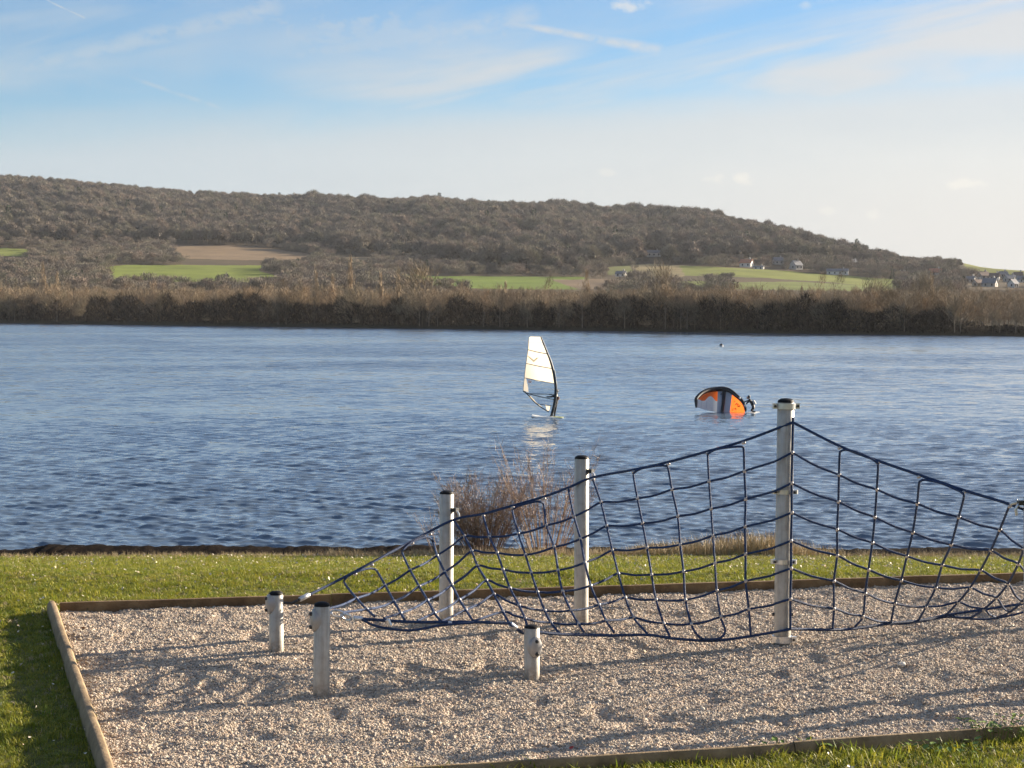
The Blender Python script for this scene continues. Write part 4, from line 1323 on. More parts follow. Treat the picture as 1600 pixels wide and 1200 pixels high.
postA = post(431, 923, 432, 1018, 'short steel anchor post at the far left with a round plate, behind the other one', 0.056, 0.030, anchor_plate(205, 0.10))
postB = post(503, 940, 502, 1088, 'short steel anchor post nearest the camera on the left with a two-bolt plate', 0.056, 0.030, anchor_plate(205, 0.125))
postC = post(698, 766, 697, 974, 'medium steel post in front of the dense bush', 0.060, 0.030, shackle(0.16, -25))
postD = post(909, 711, 908, 977, 'taller medium steel post right of the bushes', 0.060, 0.030, shackle(0.13, -25))
postE = post(831, 976, 831, 1060, 'shortest steel anchor post at the front centre with bolts on its right side', 0.056, 0.022, anchor_plate(-62, 0.155))
postF = post(1228, 622, 1222, 1008, 'tallest steel post with clamp rings at the peak of the net', 0.066, 0.034, tall_fit)
postG = post(1613, 772, 1613, 1068, 'steel post cut by the right edge of the photo', 0.060, 0.030, shackle(0.06, 180))
# further post of the same playground net, out of frame to the right: its shadow falls across the gravel
post(1790, 560, 1790, 1069, 'tall steel post outside the frame casting the long front shadow', 0.060, 0.018, None)
post(1765, 800, 1765, 966, 'medium steel post outside the frame behind the right end of the net', 0.060, 0.018, None)


# ------------------------------------------------------------------ the climbing net
def make_net():
    root = thing('climbing_net', (1.0, 15.0, 0), 'dark blue rope climbing net strung between the steel posts', 'climbing net')
    OFF = Vector((1.0, 15.0, 0))
    fr = lambda p, r_: p.location.y - r_ - 0.016           # just in front of a post
    fC, fD, fF = fr(postC, 0.060), fr(postD, 0.060), fr(postF, 0.066)
    TX = [440, 465, 684, 712, 896, 926, 1212, 1240, 1578, 1700]
    TD = [14.80, 14.78, fC, fC, fD, fD, fF, fF, 13.55, 13.4]
    BX = [525, 800, 818, 1205, 1237, 1340, 1478, 1600, 1700]; BD = [13.16, 13.66, 13.72, fF, fF, 15.30, 15.70, 15.80, 15.85]
    # columns of the net, top to bottom, traced on the photograph
    C = {
        'J1': [(539, 912), (557, 935), (573, 952), (585, 963)],
        'J2': [(590, 894), (602, 915), (616, 940), (626, 958), (632, 968)],
        'J3': [(629, 865), (641, 891), (655, 916), (668, 938), (679, 958), (688, 970)],
        'J4': [(677, 848), (683, 868), (695, 894), (706, 914), (718, 937), (728, 953), (739, 970)],
        'CC': [(709, 813), (726, 838), (737, 861), (746, 884), (760, 907), (772, 929), (786, 956), (796, 974)],
        'K1': [(755, 806), (765, 839), (777, 864), (786, 890), (797, 919), (811, 946), (820, 966), (824, 980)],
        'K2': [(801, 800), (810, 834), (821, 867), (830, 895), (840, 925), (851, 954), (861, 973), (874, 990)],
        'K3': [(850, 790), (854, 821), (866, 855), (872, 891), (879, 924), (892, 954), (904, 975), (912, 987)],
        'K4': [(888, 763), (897, 807), (907, 842), (914, 879), (923, 915), (936, 945), (947, 970), (959, 988)],
        'DD': [(926, 748), (939, 785), (948, 822), (957, 860), (966, 896), (977, 934), (990, 965), (1012, 991)],
        'L1': [(990, 744), (996, 779), (1004, 818), (1011, 856), (1018, 898), (1025, 937), (1037, 974), (1047, 995)],
        'L2': [(1044, 732), (1050, 765), (1059, 807), (1063, 851), (1068, 893), (1071, 937), (1080, 975), (1088, 990)],
        'L3': [(1106, 714), (1108, 752), (1111, 795), (1114, 837), (1117, 880), (1120, 923), (1126, 964), (1133, 984)],
        'L4': [(1162, 703), (1163, 736), (1165, 780), (1164, 823), (1165, 866), (1165, 908), (1170, 952), (1173, 992)],
        'FF': [(1239, 661), (1238, 707), (1237, 755), (1237, 801), (1236, 845), (1236, 888), (1235, 936), (1235, 984)],
        'R1': [(1312, 711), (1311, 742), (1310, 784), (1308, 827), (1308, 868), (1303, 908), (1303, 951), (1301, 983)],
        'R2': [(1372, 728), (1370, 765), (1367, 808), (1363, 848), (1357, 890), (1352, 927), (1348, 963), (1336, 979)],
        'R3': [(1436, 757), (1433, 787), (1426, 832), (1417, 869), (1408, 907), (1398, 943), (1392, 973)],
        'R4': [(1506, 777), (1498, 808), (1486, 851), (1472, 883), (1462, 918), (1447, 948), (1435, 970)],
        'R5': [(1578, 788), (1562, 828), (1548, 860), (1532, 891), (1516, 918), (1497, 941), (1478, 961)],
        'R6': [(1608, 835), (1600, 857), (1591, 881), (1575, 912), (1557, 934), (1537, 952), (1518, 965)],
        'R7': [(1650, 850), (1638, 880), (1622, 912), (1597, 940), (1577, 957), (1557, 965)],
    }
    P3 = {}
    for k, pts in C.items():
        y0, y1 = pts[0][1], pts[-1][1]
        dt = interp(pts[0][0], TX, TD); db = interp(pts[-1][0], BX, BD)
        out = []
        for (x, y) in pts:
            t_ = (y - y0) / (y1 - y0); sag = 0.0
            out.append(at(x, y, dt + (db - dt) * t_ + sag))
        P3[k] = out
    RR, RT = 0.0093, 0.0112
    clamps = []

    def rope(pts, rad=RR, name='rope', n=6):
        MB().tube(catmull(pts, n), rad, 8).build(name, M['rope'], root, off=OFF)

    def sagged(a, b, s=0.05):
        L = (b - a).length
        return [a.lerp(b, q) + Vector((0, 0, -s * L * 4 * q * (1 - q))) for q in (0.25, 0.5, 0.75)]

    # top rope
    tp = [(474, 934), (530, 906), (590, 874), (650, 842), (709, 812), (755, 803), (801, 790), (850, 776), (888, 762), (926, 746), (990, 734), (1044, 722), (1106, 705), (1162, 689), (1239, 660)]
    top = [at(x, y, interp(x, TX, TD)) for (x, y) in tp]
    rope(top, RT, 'top_rope', 4)
    tp2 = [(1239, 660), (1312, 697), (1372, 720), (1436, 742), (1506, 766), (1578, 788), (1640, 812)]
    top2 = [at(x, y, interp(x, TX, TD)) for (x, y) in tp2]
    rope(top2, RT, 'top_rope', 4)
    # lower edge rope
    bp = [(566, 967), (608, 970), (650, 972), (690, 972), (739, 972), (796, 974)]
    rope([at(x, y, interp(x, BX, BD)) for (x, y) in bp], RT, 'bottom_rope', 4)
    bp = [(566, 968), (590, 979), (640, 985), (690, 977), (739, 973)]
    rope([at(x, y, interp(x, BX, BD) - 0.03) for (x, y) in bp], RR, 'bottom_rope', 4)
    bp = [(843, 988), (874, 991), (912, 992), (959, 993), (1012, 992), (1047, 997), (1097, 1001), (1128, 1000), (1173, 994), (1235, 983)]
    rope([at(x, y, interp(x, BX, BD)) for (x, y) in bp], RT, 'bottom_rope', 4)
    bp = [(1235, 983), (1301, 984), (1337, 982), (1392, 974), (1435, 970), (1478, 961), (1540, 952), (1620, 940)]
    rope([at(x, y, interp(x, BX, BD)) for (x, y) in bp], RT, 'bottom_rope', 4)
    bp = [(1392, 976), (1435, 972), (1478, 964), (1518, 967), (1557, 966), (1620, 952)]
    rope([at(x, y, interp(x, BX, BD) + 0.03) for (x, y) in bp], RR, 'bottom_rope', 4)
    # vertical ropes; neighbours joined by rounded loops at the top rope or the lower edge
    def loop_top(a, b, pk):
        """up column a, over along the top rope, down column b"""
        A, B = P3[a], P3[b]
        pk3 = [at(x, y, interp(x, TX, TD) - 0.02) for (x, y) in pk]
        return list(reversed(A)) + pk3 + B
    rope(loop_top('J1', 'J2', [(540, 904), (551, 896), (572, 889), (584, 889)]))
    rope(loop_top('J3', 'J4', [(630, 859), (643, 848), (662, 840), (672, 841)]))
    rope(loop_top('K2', 'K3', [(804, 794), (815, 789), (836, 784), (846, 785)]))
    s1 = loop_top('L1', 'L2', [(992, 738), (1003, 732), (1025, 728), (1040, 728)])
    s2 = loop_top('L3', 'L4', [(1108, 708), (1120, 702), (1140, 699), (1158, 698)])
    def bpt(x, y): return at(x, y, interp(x, BX, BD) - 0.02)
    rope(s1 + [bpt(1098, 998), bpt(1115, 999), bpt(1128, 995)] + s2)
    rope(P3['K4'])
    rope(P3['K1']); rope(P3['DD'])
    rope(P3['CC'] + [bpt(804, 980)])
    rope([at(1239, 652, fF)] + P3['FF'], 0.0105)
    rope(loop_top('R1', 'R2', [(1314, 705), (1324, 703), (1343, 708), (1362, 717), (1369, 722)]))
    rope(loop_top('R3', 'R4', [(1438, 752), (1446, 750), (1470, 755), (1494, 765), (1503, 770)]))
    rope(P3['R5']); rope(P3['R6']); rope(P3['R7'])
    # level ropes: row index -> columns that it crosses
    left = ['J1', 'J2', 'J3', 'J4', 'CC', 'K1', 'K2', 'K3', 'K4', 'DD', 'L1', 'L2', 'L3', 'L4', 'FF']
    right = ['FF', 'R1', 'R2', 'R3', 'R4', 'R5', 'R6', 'R7']
    starts = {1: 'J1', 2: 'J1', 3: 'J2', 4: 'J3', 5: 'J4', 6: 'CC'}
    for row in range(1, 7):
        for cols in (left, right):
            pts = []
            if cols is left:
                cols = cols[cols.index(starts[row]):]
                if row == 1: pts.append(at(514, 951, 13.7)); pts.append(at(535, 945, 13.9))
                if row == 2: pts.append(at(535, 957, 13.4))
                if row == 3: pts.append(at(600, 966, 13.4))
                if row == 4: pts.append(at(652, 970, 13.5))
                if row == 5: pts.append(at(690, 971, 13.6))
                if row == 6: pts.append(at(738, 971, 13.66))
            prev = None
            for c in cols:
                if row >= len(P3[c]) - (0 if c in ('R3', 'R4', 'R5', 'R6', 'R7') else 1) and row >= len(P3[c]): continue
                p = P3[c][row]
                if prev is not None:
                    s = 0.035 if cols is right or c in ('L1', 'L2', 'L3', 'L4', 'FF', 'K2', 'K3', 'K4') else 0.02
                    if c == 'FF': pts += [sagged(prev, p, s)[1], prev.lerp(p, 0.66) + Vector((0, fF - prev.lerp(p, 0.66).y, -0.01))]
                    else: pts += [sagged(prev, p, s)[1]]
                pts.append(p); prev = p
                if row < len(P3[c]) - 1: clamps.append((p, c))
            if len(pts) > 2: rope(pts, RR, 'rope', 5)
    # clamps at the crossings and along the top rope
    cm = MB().lathe([(0.0085, -0.014), (0.0122, -0.011), (0.0138, 0), (0.0122, 0.011), (0.0085, 0.014)], n=10)
    cme = mesh_from('clamp', cm.v, cm.f, M['clamp'], True)
    rnd = random.Random(2)
    for p, c in clamps:
        o = link('clamp', cme, root); o.location = p - OFF + Vector((0, -0.004, 0)); o.rotation_euler = (rnd.uniform(-0.6, 0.6), rnd.uniform(-0.6, 0.6), 0)
    for (x, y) in tp[5:14] + tp2[1:6] + [(555, 894), (581, 880), (644, 846), (672, 832)]:
        o = link('clamp', cme, root); o.location = at(x, y + 3, interp(x, TX, TD) - 0.006) - OFF; o.rotation_euler = (0.3, 1.2, 0); o.scale = (0.9, 0.9, 1.1)
    # end fittings
    def ferrule(a, b, r_=0.019): MB().tube([a, a.lerp(b, 0.05), a.lerp(b, 0.95), b], [r_ * 0.8, r_, r_, r_ * 0.8], 12).build('ferrule', M['steel_bright'], root, off=OFF)
    ferrule(at(468, 937, 14.79), at(483, 929, 14.87))
    MB().tube([at(443, 942, 14.79), at(456, 943, 14.79), at(468, 937, 14.79)], 0.012, 8).build('shackle', M['bolt'], root, off=OFF)
    ferrule(at(552, 966, 13.2), at(566, 967, 13.23))
    ferrule(at(797, 975, 13.65), at(806, 982, 13.67), 0.022)
    rope([at(806, 982, 13.67), at(815, 988, 13.70), at(822, 990, 13.73)], 0.012)
    ferrule(at(605, 968, 13.28), at(610, 978, 13.28), 0.017)
    ferrule(at(700, 974, 13.47), at(706, 975, 13.47), 0.018)
    def ringlink(c, ra, ri, tilt):
        pts = [c + Matrix.Rotation(tilt, 3, 'Y') @ Vector((math.cos(k * math.tau / 14) * ra, 0.01 * math.sin(k * 1.3), math.sin(k * math.tau / 14) * ra * 0.55)) for k in range(15)]
        MB().tube(pts, ri, 7, cap=False).build('chain_link', M['steel_bright'], root, off=OFF)
    ringlink(at(527, 959, 13.14), 0.042, 0.009, 0.2); ringlink(at(541, 964, 13.18), 0.036, 0.009, 0.45)
    ferrule(at(1578, 788, 13.55), at(1591, 783, 13.53), 0.018)


make_net()

# ------------------------------------------------------------------ things on the water
def flat_poly(name, poly, depth, m, parent, off, cuts=2, dz=0.0):
    """panel of cloth: outline in photo pixels, curved in depth by depth(x, y)"""
    bm = bmesh.new()
    vs = [bm.verts.new((x, y, 0)) for (x, y) in poly]
    bm.faces.new(vs); bmesh.ops.triangulate(bm, faces=bm.faces[:])
    bmesh.ops.subdivide_edges(bm, edges=bm.edges[:], cuts=cuts, use_grid_fill=True)
    for v in bm.verts:
        v.co = at(v.co.x, v.co.y, depth(v.co.x, v.co.y) + dz) - off
    me = bpy.data.meshes.new(name); bm.to_mesh(me); bm.free()
    me.materials.append(m); me.polygons.foreach_set('use_smooth', [True] * len(me.polygons))
    return link(name, me, parent)


def person(name, loc, label, joints, bones, mats, extra=None):
    """one continuous body grown over a skeleton; joints: name -> (position, radius)"""
    r = thing(name, loc, label, 'person')
    keys = list(joints); me = bpy.data.meshes.new('body')
    me.from_pydata([joints[k][0] for k in keys], [(keys.index(a), keys.index(b)) for a, b in bones], [])
    o = link('body', me, r); me.materials.append(mats[0])
    sk = o.modifiers.new('skin', 'SKIN'); sk.use_smooth_shade = True
    for i, k in enumerate(keys):
        rr = joints[k][1]; me.skin_vertices[0].data[i].radius = (rr, rr) if not isinstance(rr, tuple) else rr
        me.skin_vertices[0].data[i].use_root = (k == 'pelvis')
    o.modifiers.new('smooth', 'SUBSURF').levels = 2
    o.modifiers['smooth'].render_levels = 2
    return r


BONES = [('pelvis', 'belly'), ('belly', 'chest'), ('chest', 'neck'), ('neck', 'head'), ('head', 'crown'),
         ('chest', 'sl'), ('sl', 'el'), ('el', 'wl'), ('wl', 'fl'), ('chest', 'sr'), ('sr', 'er'), ('er', 'wr'), ('wr', 'fr'),
         ('pelvis', 'hl'), ('hl', 'kl'), ('kl', 'al'), ('al', 'tl'), ('pelvis', 'hr'), ('hr', 'kr'), ('kr', 'ar'), ('ar', 'tr')]


def rads(): return dict(pelvis=0.15, belly=0.14, chest=0.17, neck=0.06, head=0.10, crown=0.075, sl=0.08, el=0.055, wl=0.04, fl=0.035, sr=0.08, er=0.055, wr=0.04, fr=0.035,
                        hl=0.11, kl=0.075, al=0.05, tl=0.045, hr=0.11, kr=0.075, ar=0.05, tr=0.045)


M['wetsuit'] = mat('black_wetsuit', [(0.008, 0.008, 0.010), (0.02, 0.02, 0.024)], 0.55, 5, 3)
M['skin'] = mat('skin', [(0.45, 0.27, 0.19), (0.55, 0.34, 0.25)], 0.55, 5, 2)
M['vest'] = mat('pale_vest', [(0.45, 0.43, 0.40), (0.6, 0.58, 0.55)], 0.7, 5, 3)
M['hair'] = mat('dark_hair', [(0.02, 0.014, 0.01), (0.04, 0.028, 0.02)], 0.6, 20, 3)


def head_bits(r, head, face_dir, s, hood=False):
    """face, nose, eyes and hair on a head of radius about 0.1"""
    d = Vector(face_dir).normalized(); up = Vector((0, 0, 1)); sd = d.cross(up).normalized()
    q = Matrix((sd, d, up)).transposed()
    b = MB().lathe([(0.02, -0.10), (0.065, -0.085), (0.078, -0.03), (0.08, 0.03), (0.06, 0.075), (0.01, 0.085)], n=12)
    for i, v in enumerate(b.v): b.v[i] = Vector(head) + q @ Vector((v.x * s, v.y * s * 1.0 + 0.035 * s, v.z * s))
    b.build('face', M['skin'], r)
    MB().tube([Vector(head) + d * 0.105 * s + up * 0.02 * s, Vector(head) + d * 0.14 * s - up * 0.025 * s], [0.008 * s, 0.016 * s], 6).build('nose', M['skin'], r)
    for k in (-1, 1):
        MB().lathe([(0.002, -0.01), (0.012, 0), (0.002, 0.01)], c=Vector(head) + d * 0.108 * s + sd * 0.03 * k * s + up * 0.02 * s, n=8).build('eye', M['hair'], r)
    b = MB().lathe([(0.088, -0.05), (0.105, 0.0), (0.10, 0.05), (0.075, 0.095), (0.01, 0.118)], n=14)
    for i, v in enumerate(b.v): b.v[i] = Vector(head) + q @ Vector((v.x * s, v.y * s - 0.03 * s, v.z * s + 0.012))
    b.build('hair', M['wetsuit'] if hood else M['hair'], r)


def make_windsurfer():
    D = 101.0
    O = at(858, 653, D); O.z = WATER_Z
    D = 101.0
    r = thing('windsurf_rig', O, 'windsurf board with white sail and dark mast heading across the lake', 'windsurf board')
    white = mat('sail_cloth', [(0.80, 0.74, 0.62), (0.86, 0.80, 0.69)], 0.6, 1.5, 3)
    b = white.node_tree.nodes['Principled BSDF']
    b.inputs['Subsurface Weight'].default_value = 0.0
    tr_ = white.node_tree.nodes.new('ShaderNodeBsdfTranslucent'); tr_.inputs[0].default_value = (0.85, 0.76, 0.6, 1)
    mx = white.node_tree.nodes.new('ShaderNodeMixShader'); mx.inputs[0].default_value = 0.42
    on = white.node_tree.nodes['Material Output']
    white.node_tree.links.new(b.outputs[0], mx.inputs[1]); white.node_tree.links.new(tr_.outputs[0], mx.inputs[2]); white.node_tree.links.new(mx.outputs[0], on.inputs[0])
    dark = mat('mast_sleeve', [(0.010, 0.014, 0.020), (0.02, 0.03, 0.04)], 0.5, 4, 3)
    blue = mat('blue_trim', [(0.02, 0.05, 0.08), (0.03, 0.08, 0.11)], 0.5, 4, 3)
    grey = white.copy(); grey.name = 'sail_print'
    grey.node_tree.nodes['Translucent BSDF'].inputs[0].default_value = (0.66, 0.58, 0.46, 1)
    pink = mat('sail_sticker', [(0.75, 0.52, 0.48), (0.8, 0.62, 0.58)], 0.6, 4, 3)
    win = bpy.data.materials.new('clear_window'); win.use_nodes = True
    t = NT(win.node_tree); pb = t.n['Principled BSDF']; pb.inputs['Base Color'].default_value = (0.55, 0.62, 0.68, 1); pb.inputs['Roughness'].default_value = 0.12
    n_ = t.noise(t.new('ShaderNodeTexCoord').outputs['Object'], 3.0, 3)
    t.link(t.sstep(n_, 0.3, 0.7, 0.14, 0.24), pb.inputs['Alpha'])
    def dep(x, y):
        # belly of the sail: leeward side away from the camera, the leech twisting off
        mx_ = np.interp(y, [526, 551, 572, 593, 611, 632, 650], [845, 855, 862.5, 867, 868.5, 866, 861.7])
        c = max(0.0, min(1.0, (mx_ - x) / 46.0))
        return D + 0.55 * math.sin(math.pi * min(1, c * 0.8)) + 0.9 * c
    mast = [(845, 526), (850, 538), (855, 551), (859.5, 562), (862.5, 572), (865.3, 583), (867, 593), (868.3, 602), (868.5, 611), (867.7, 621), (866, 632), (861.7, 650)]
    def mx_at(y): return interp(y, [p[1] for p in mast], [p[0] for p in mast])
    P = lambda nm, poly, m_, dz=0.0, cuts=2: flat_poly(nm, poly, dep, m_, r, O, cuts, dz)
    P('sail_panel', [(826.5, 527.5), (829, 526), (844.5, 526.3), (847, 535), (825.5, 535)], white)
    P('sail_panel', [(825.5, 535.2), (847, 535.2), (mx_at(552) - 1, 552.5), (840, 550), (825, 546)], white)
    P('sail_panel', [(824.9, 547), (840, 551), (mx_at(553) - 1, 553.6), (mx_at(575) - 1, 575.5), (842, 572), (822, 567.3)], white)
    P('sail_panel', [(821.8, 568.3), (842, 573), (mx_at(576) - 1, 576.5), (mx_at(599) - 1, 599), (840, 595.5), (819.5, 590)], white)
    P('sail_window', [(823, 591.8), (840, 596.6), (mx_at(600) - 1, 600.1), (mx_at(611) - 1.5, 611), (mx_at(632) - 2, 632), (862, 640), (856, 642), (845, 634), (832, 622), (825.5, 615), (826, 608)], win)
    P('leech_strip', [(819.3, 590.6), (822.4, 591.6), (825.4, 606), (825.8, 613), (817.7, 610)], white)
    P('foot_strip', [(825.3, 617.5), (828, 617.5), (838, 629), (846, 635), (845, 637), (836, 630), (826, 620)], white)
    P('foot_strip', [(852, 632), (860.5, 635), (858, 641.5), (854.5, 642)], white)
    P('print', [(823.5, 556), (834, 566), (842, 558.5), (838, 559), (834, 562.5), (827, 557)], grey, -0.03, 1)
    P('print', [(825.2, 594), (830.5, 595), (830.5, 598.4), (825.2, 598.2)], pink, -0.03, 1)
    def line(nm, pts, rad, m_, dz=-0.02, n=6):
        MB().tube(catmull([at(x, y, dep(x, y) + dz) - O for (x, y) in pts], 3), rad, n).build(nm, m_, r)
    for a, bb in [((824.9, 546.5), (mx_at(553), 553)), ((822, 567.8), (mx_at(576), 576)), ((819.3, 590.3), (mx_at(599), 599.5)), ((840, 630.8), (862, 634.3))]:
        line('batten', [a, ((a[0] + bb[0]) / 2, (a[1] + bb[1]) / 2 + 0.4), bb], 0.019, dark)
    b = MB(); pts = catmull([at(x, y, D - 0.02) - O for (x, y) in mast], 3)
    n = len(pts); b.tube(pts, [0.035 + 0.045 * min(1, k / (n * 0.5)) for k in range(n)], 10); b.build('mast_sleeve', dark, r)
    line('sleeve_trim', [(865.5, 578), (867.5, 590), (868.8, 604), (869, 614)], 0.05, blue, -0.045, 8)
    line('leech_edge', [(826.5, 527.5), (825, 546.5), (822, 567.8), (819.3, 590), (817.5, 611)], 0.012, dark)
    line('foot_edge', [(817.5, 610.8), (821, 613.5), (825, 617), (832, 625), (838.5, 631), (848, 638), (857, 643.5)], 0.03, dark)
    for pts in ([(818.5, 611), (825, 615), (840, 618.8), (852, 621.5), (866, 624.5)], [(825, 615), (840, 615.6), (855, 615.8), (866, 617)]):
        MB().tube(catmull([at(x, y, dep(x, y) - (0.25 if pts[-1][1] > 620 else -0.25) * math.sin(math.pi * (x - 818) / 50)) - O for (x, y) in pts], 4), 0.022, 8).build('boom', M['bolt'], r)
    # board seen nearly from its side, nose to the left
    b = MB(); L = 2.0; ns = 15
    vs = []; fs = []
    for i in range(ns):
        u = i / (ns - 1); w = 0.36 * (1 - abs(2 * u - 0.95) ** 2.6) ** 0.6 + 0.02 if abs(2 * u - 0.95) < 1 else 0.02
        x = (u - 0.58) * L; z = 0.05 + 0.14 * max(0, 0.25 - u) ** 1.2 * 4 * 0.6
        for (yy, zz) in [(-1, 0), (-0.8, 0.065), (0, 0.08), (0.8, 0.065), (1, 0), (0.7, -0.06), (-0.7, -0.06)]:
            vs.append((x, yy * w, z + zz))
    for i in range(ns - 1):
        for k in range(7):
            fs.append((i * 7 + k, i * 7 + (k + 1) % 7, (i + 1) * 7 + (k + 1) % 7, (i + 1) * 7 + k))
    fs += [tuple(range(7)), tuple((ns - 1) * 7 + k for k in reversed(range(7)))]
    bd = MB().add(vs, fs).build('board', mat('board_paint', [(0.74, 0.74, 0.70), (0.82, 0.82, 0.76)], 0.35, 2, 3), r)
    bd.rotation_euler = (0, 0, R(-38)); bd.location = (0.05, -0.1, -0.05)
    MB().box((0.55, 0, 0.125), (0.55, 0.30, 0.012)).build('deck_pad', mat('yellow_pad', [(0.62, 0.62, 0.10), (0.72, 0.72, 0.18)], 0.6, 4, 2), bd)
    # sailor standing behind the mast, holding the boom
    S = at(862, 652, D + 0.25)
    f = lambda x, y, dy=0.0: tuple(at(x, y, D + 0.25 + dy) - Vector((S.x, S.y, WATER_Z)))
    J = dict(pelvis=f(868.5, 629), belly=f(869.5, 624.5), chest=f(870.3, 619.5), neck=f(870.0, 615.0), head=f(869.6, 611.8), crown=f(869.2, 609.6),
             sl=f(867.8, 618.2, -0.12), el=f(862, 620.0, -0.14), wl=f(856, 620.2, -0.12), fl=f(853.5, 619.8, -0.1),
             sr=f(869.6, 618.2, 0.2), er=f(864, 617.0, 0.26), wr=f(859, 616.2, 0.22), fr=f(857.5, 616, 0.2),
             hl=f(868, 631, -0.10), kl=f(863.5, 640.5, -0.16), al=f(861.5, 650.3, -0.12), tl=f(858.2, 651.2, -0.14),
             hr=f(868.6, 631, 0.12), kr=f(867.5, 641, 0.10), ar=f(866.3, 650.6, 0.12), tr=f(863.6, 651.4, 0.1))
    q = rads(); s = 0.86
    pr_ = person('person', (S.x, S.y, WATER_Z), 'person in a black wetsuit standing on the windsurf board behind the mast', {k: (J[k], q[k] * s) for k in J}, BONES, [M['wetsuit']])
    head_bits(pr_, J['head'], (-1, -0.2, 0), 0.85)
    b = MB(); c = [Vector(J['belly']), Vector(J['belly']).lerp(Vector(J['chest']), 0.6), Vector(J['chest'])]
    b.tube(c, [0.155 * s, 0.185 * s, 0.175 * s], 12).build('harness', mat('harness_brown', [(0.07, 0.025, 0.02), (0.12, 0.05, 0.04)], 0.6, 4, 2), pr_)


make_windsurfer()


def make_wing():
    D = 106.0
    O = at(1130, 645, D); O.z = WATER_Z
    r = thing('inflatable_wing', O, 'orange and white hand-held wing with black leading edge lying upright on the water', 'wing')
    cl = mat('wing_canopy', [(0.60, 0.60, 0.62), (0.70, 0.70, 0.71)], 0.5, 2, 3)
    cl2 = mat('wing_canopy_grey', [(0.36, 0.38, 0.44), (0.44, 0.46, 0.52)], 0.5, 2, 3)
    orange = mat('wing_orange', [(0.88, 0.10, 0.015), (0.98, 0.15, 0.025)], 0.5, 2, 3)
    for m_, tc, am in ((cl, (0.75, 0.74, 0.72, 1), 0.3), (orange, (1.0, 0.2, 0.03, 1), 0.5)):
        nt = m_.node_tree; b = nt.nodes['Principled BSDF']; tr_ = nt.nodes.new('ShaderNodeBsdfTranslucent'); tr_.inputs[0].default_value = tc
        mx = nt.nodes.new('ShaderNodeMixShader'); mx.inputs[0].default_value = am
        nt.links.new(b.outputs[0], mx.inputs[1]); nt.links.new(tr_.outputs[0], mx.inputs[2]); nt.links.new(mx.outputs[0], nt.nodes['Material Output'].inputs[0])
    blk = mat('wing_tube_black', [(0.008, 0.008, 0.009), (0.02, 0.02, 0.022)], 0.45, 5, 2)
    def dep(x, y):
        c = (x - 1129) / 38.0
        return D + 0.55 - 0.75 * c * c + 0.012 * (645 - y)      # tips curl towards the camera
    P = lambda nm, poly, m_, dz=0.0, cuts=3: flat_poly(nm, poly, dep, m_, r, O, cuts, dz)
    LE = [(1088, 637), (1087.6, 630), (1088, 623), (1095, 615.4), (1102, 611.6), (1110, 609), (1122, 607.6), (1132.5, 607.8), (1141, 610.8), (1150, 617.8), (1159, 626), (1163.8, 635), (1165, 643)]
    P('canopy_panel', [(1089, 636.4), (1088.6, 624.4), (1091.5, 624), (1097, 626.6), (1101.5, 626.1), (1107, 620.1), (1110.5, 618.9), (1114, 621.6), (1118.5, 626.9), (1121.1, 626.9), (1120, 644.2), (1104, 641)], cl)
    P('canopy_panel', [(1121.7, 609), (1131, 609), (1128.5, 645.5), (1120.2, 644.3)], cl2)
    P('canopy_panel', [(1131.3, 609), (1140, 611.6), (1144, 615), (1139.8, 646), (1128.7, 645.6)], cl2)
    P('canopy_panel', [(1144.2, 615), (1150, 619), (1158.5, 627.2), (1163, 636), (1164, 646.6), (1140, 646.2)], orange)
    P('canopy_panel', [(1089, 624), (1096, 616.5), (1110, 610.5), (1121.6, 609), (1121.1, 626.7), (1118.5, 626.7), (1114, 621.4), (1110.5, 618.7), (1107, 619.9), (1101.5, 625.9), (1097, 626.4), (1091.5, 623.8)], orange)
    b = MB(); pts = catmull([at(x, y, dep(x, y) - 0.06) - O for (x, y) in LE], 4); n = len(pts)
    b.tube(pts, [0.045 + 0.085 * math.sin(math.pi * k / (n - 1)) ** 0.6 for k in range(n)], 10).build('leading_edge', blk, r)
    b = MB(); pts = catmull([at(x, y, dep(x, y) - 0.07) - O for (x, y) in [(1131.5, 609), (1130.8, 622), (1129.4, 635), (1128, 645)]], 4)
    n = len(pts); b.tube(pts, [0.10 - 0.02 * k / (n - 1) for k in range(n)], 10).build('strut', blk, r)
    for (a_, b_) in [((1095.5, 625), (1096, 638)), ((1104, 626), (1104.5, 640.5))]:
        MB().tube([at(*a_, dep(*a_) - 0.01) - O, at(*b_, dep(*b_) - 0.01) - O], 0.008, 5).build('seam', cl2, r)
    wt = mat('wing_white_patch', [(0.7, 0.7, 0.68), (0.78, 0.78, 0.76)], 0.5, 2, 2)
    for (x, y) in [(1156.5, 622.5), (1164.6, 634)]:
        MB().tube([at(x - 1.4, y - 1.6, dep(x, y) - 0.16) - O, at(x + 1.4, y + 1.8, dep(x, y) - 0.16) - O], [0.05, 0.05], 8).build('reinforcement_patch', wt, r)
    # printed marks: an angular number and small strokes on the orange panel, a dot on the grey one
    def mark(pts, w=0.028):
        MB().tube([at(x, y, dep(x, y) - 0.03) - O for (x, y) in pts], w, 5).build('printed_mark', blk, r)
    mark([(1149.2, 632.6), (1151, 630.6), (1153.4, 632.2), (1152.6, 635), (1155.2, 635.4), (1156.4, 633)])
    mark([(1147.6, 639.6), (1149.2, 637.6), (1150.2, 639.2), (1149.4, 641)], 0.02)
    mark([(1144, 641.5), (1146, 638.5)], 0.014)
    mark([(1146.5, 628), (1148.5, 626.8)], 0.014)
    mark([(1126.6, 615.2), (1127.6, 616.2)], 0.05)
    # rider kneeling on a small board, pushing at the wing
    S = at(1175, 644, D + 0.0)
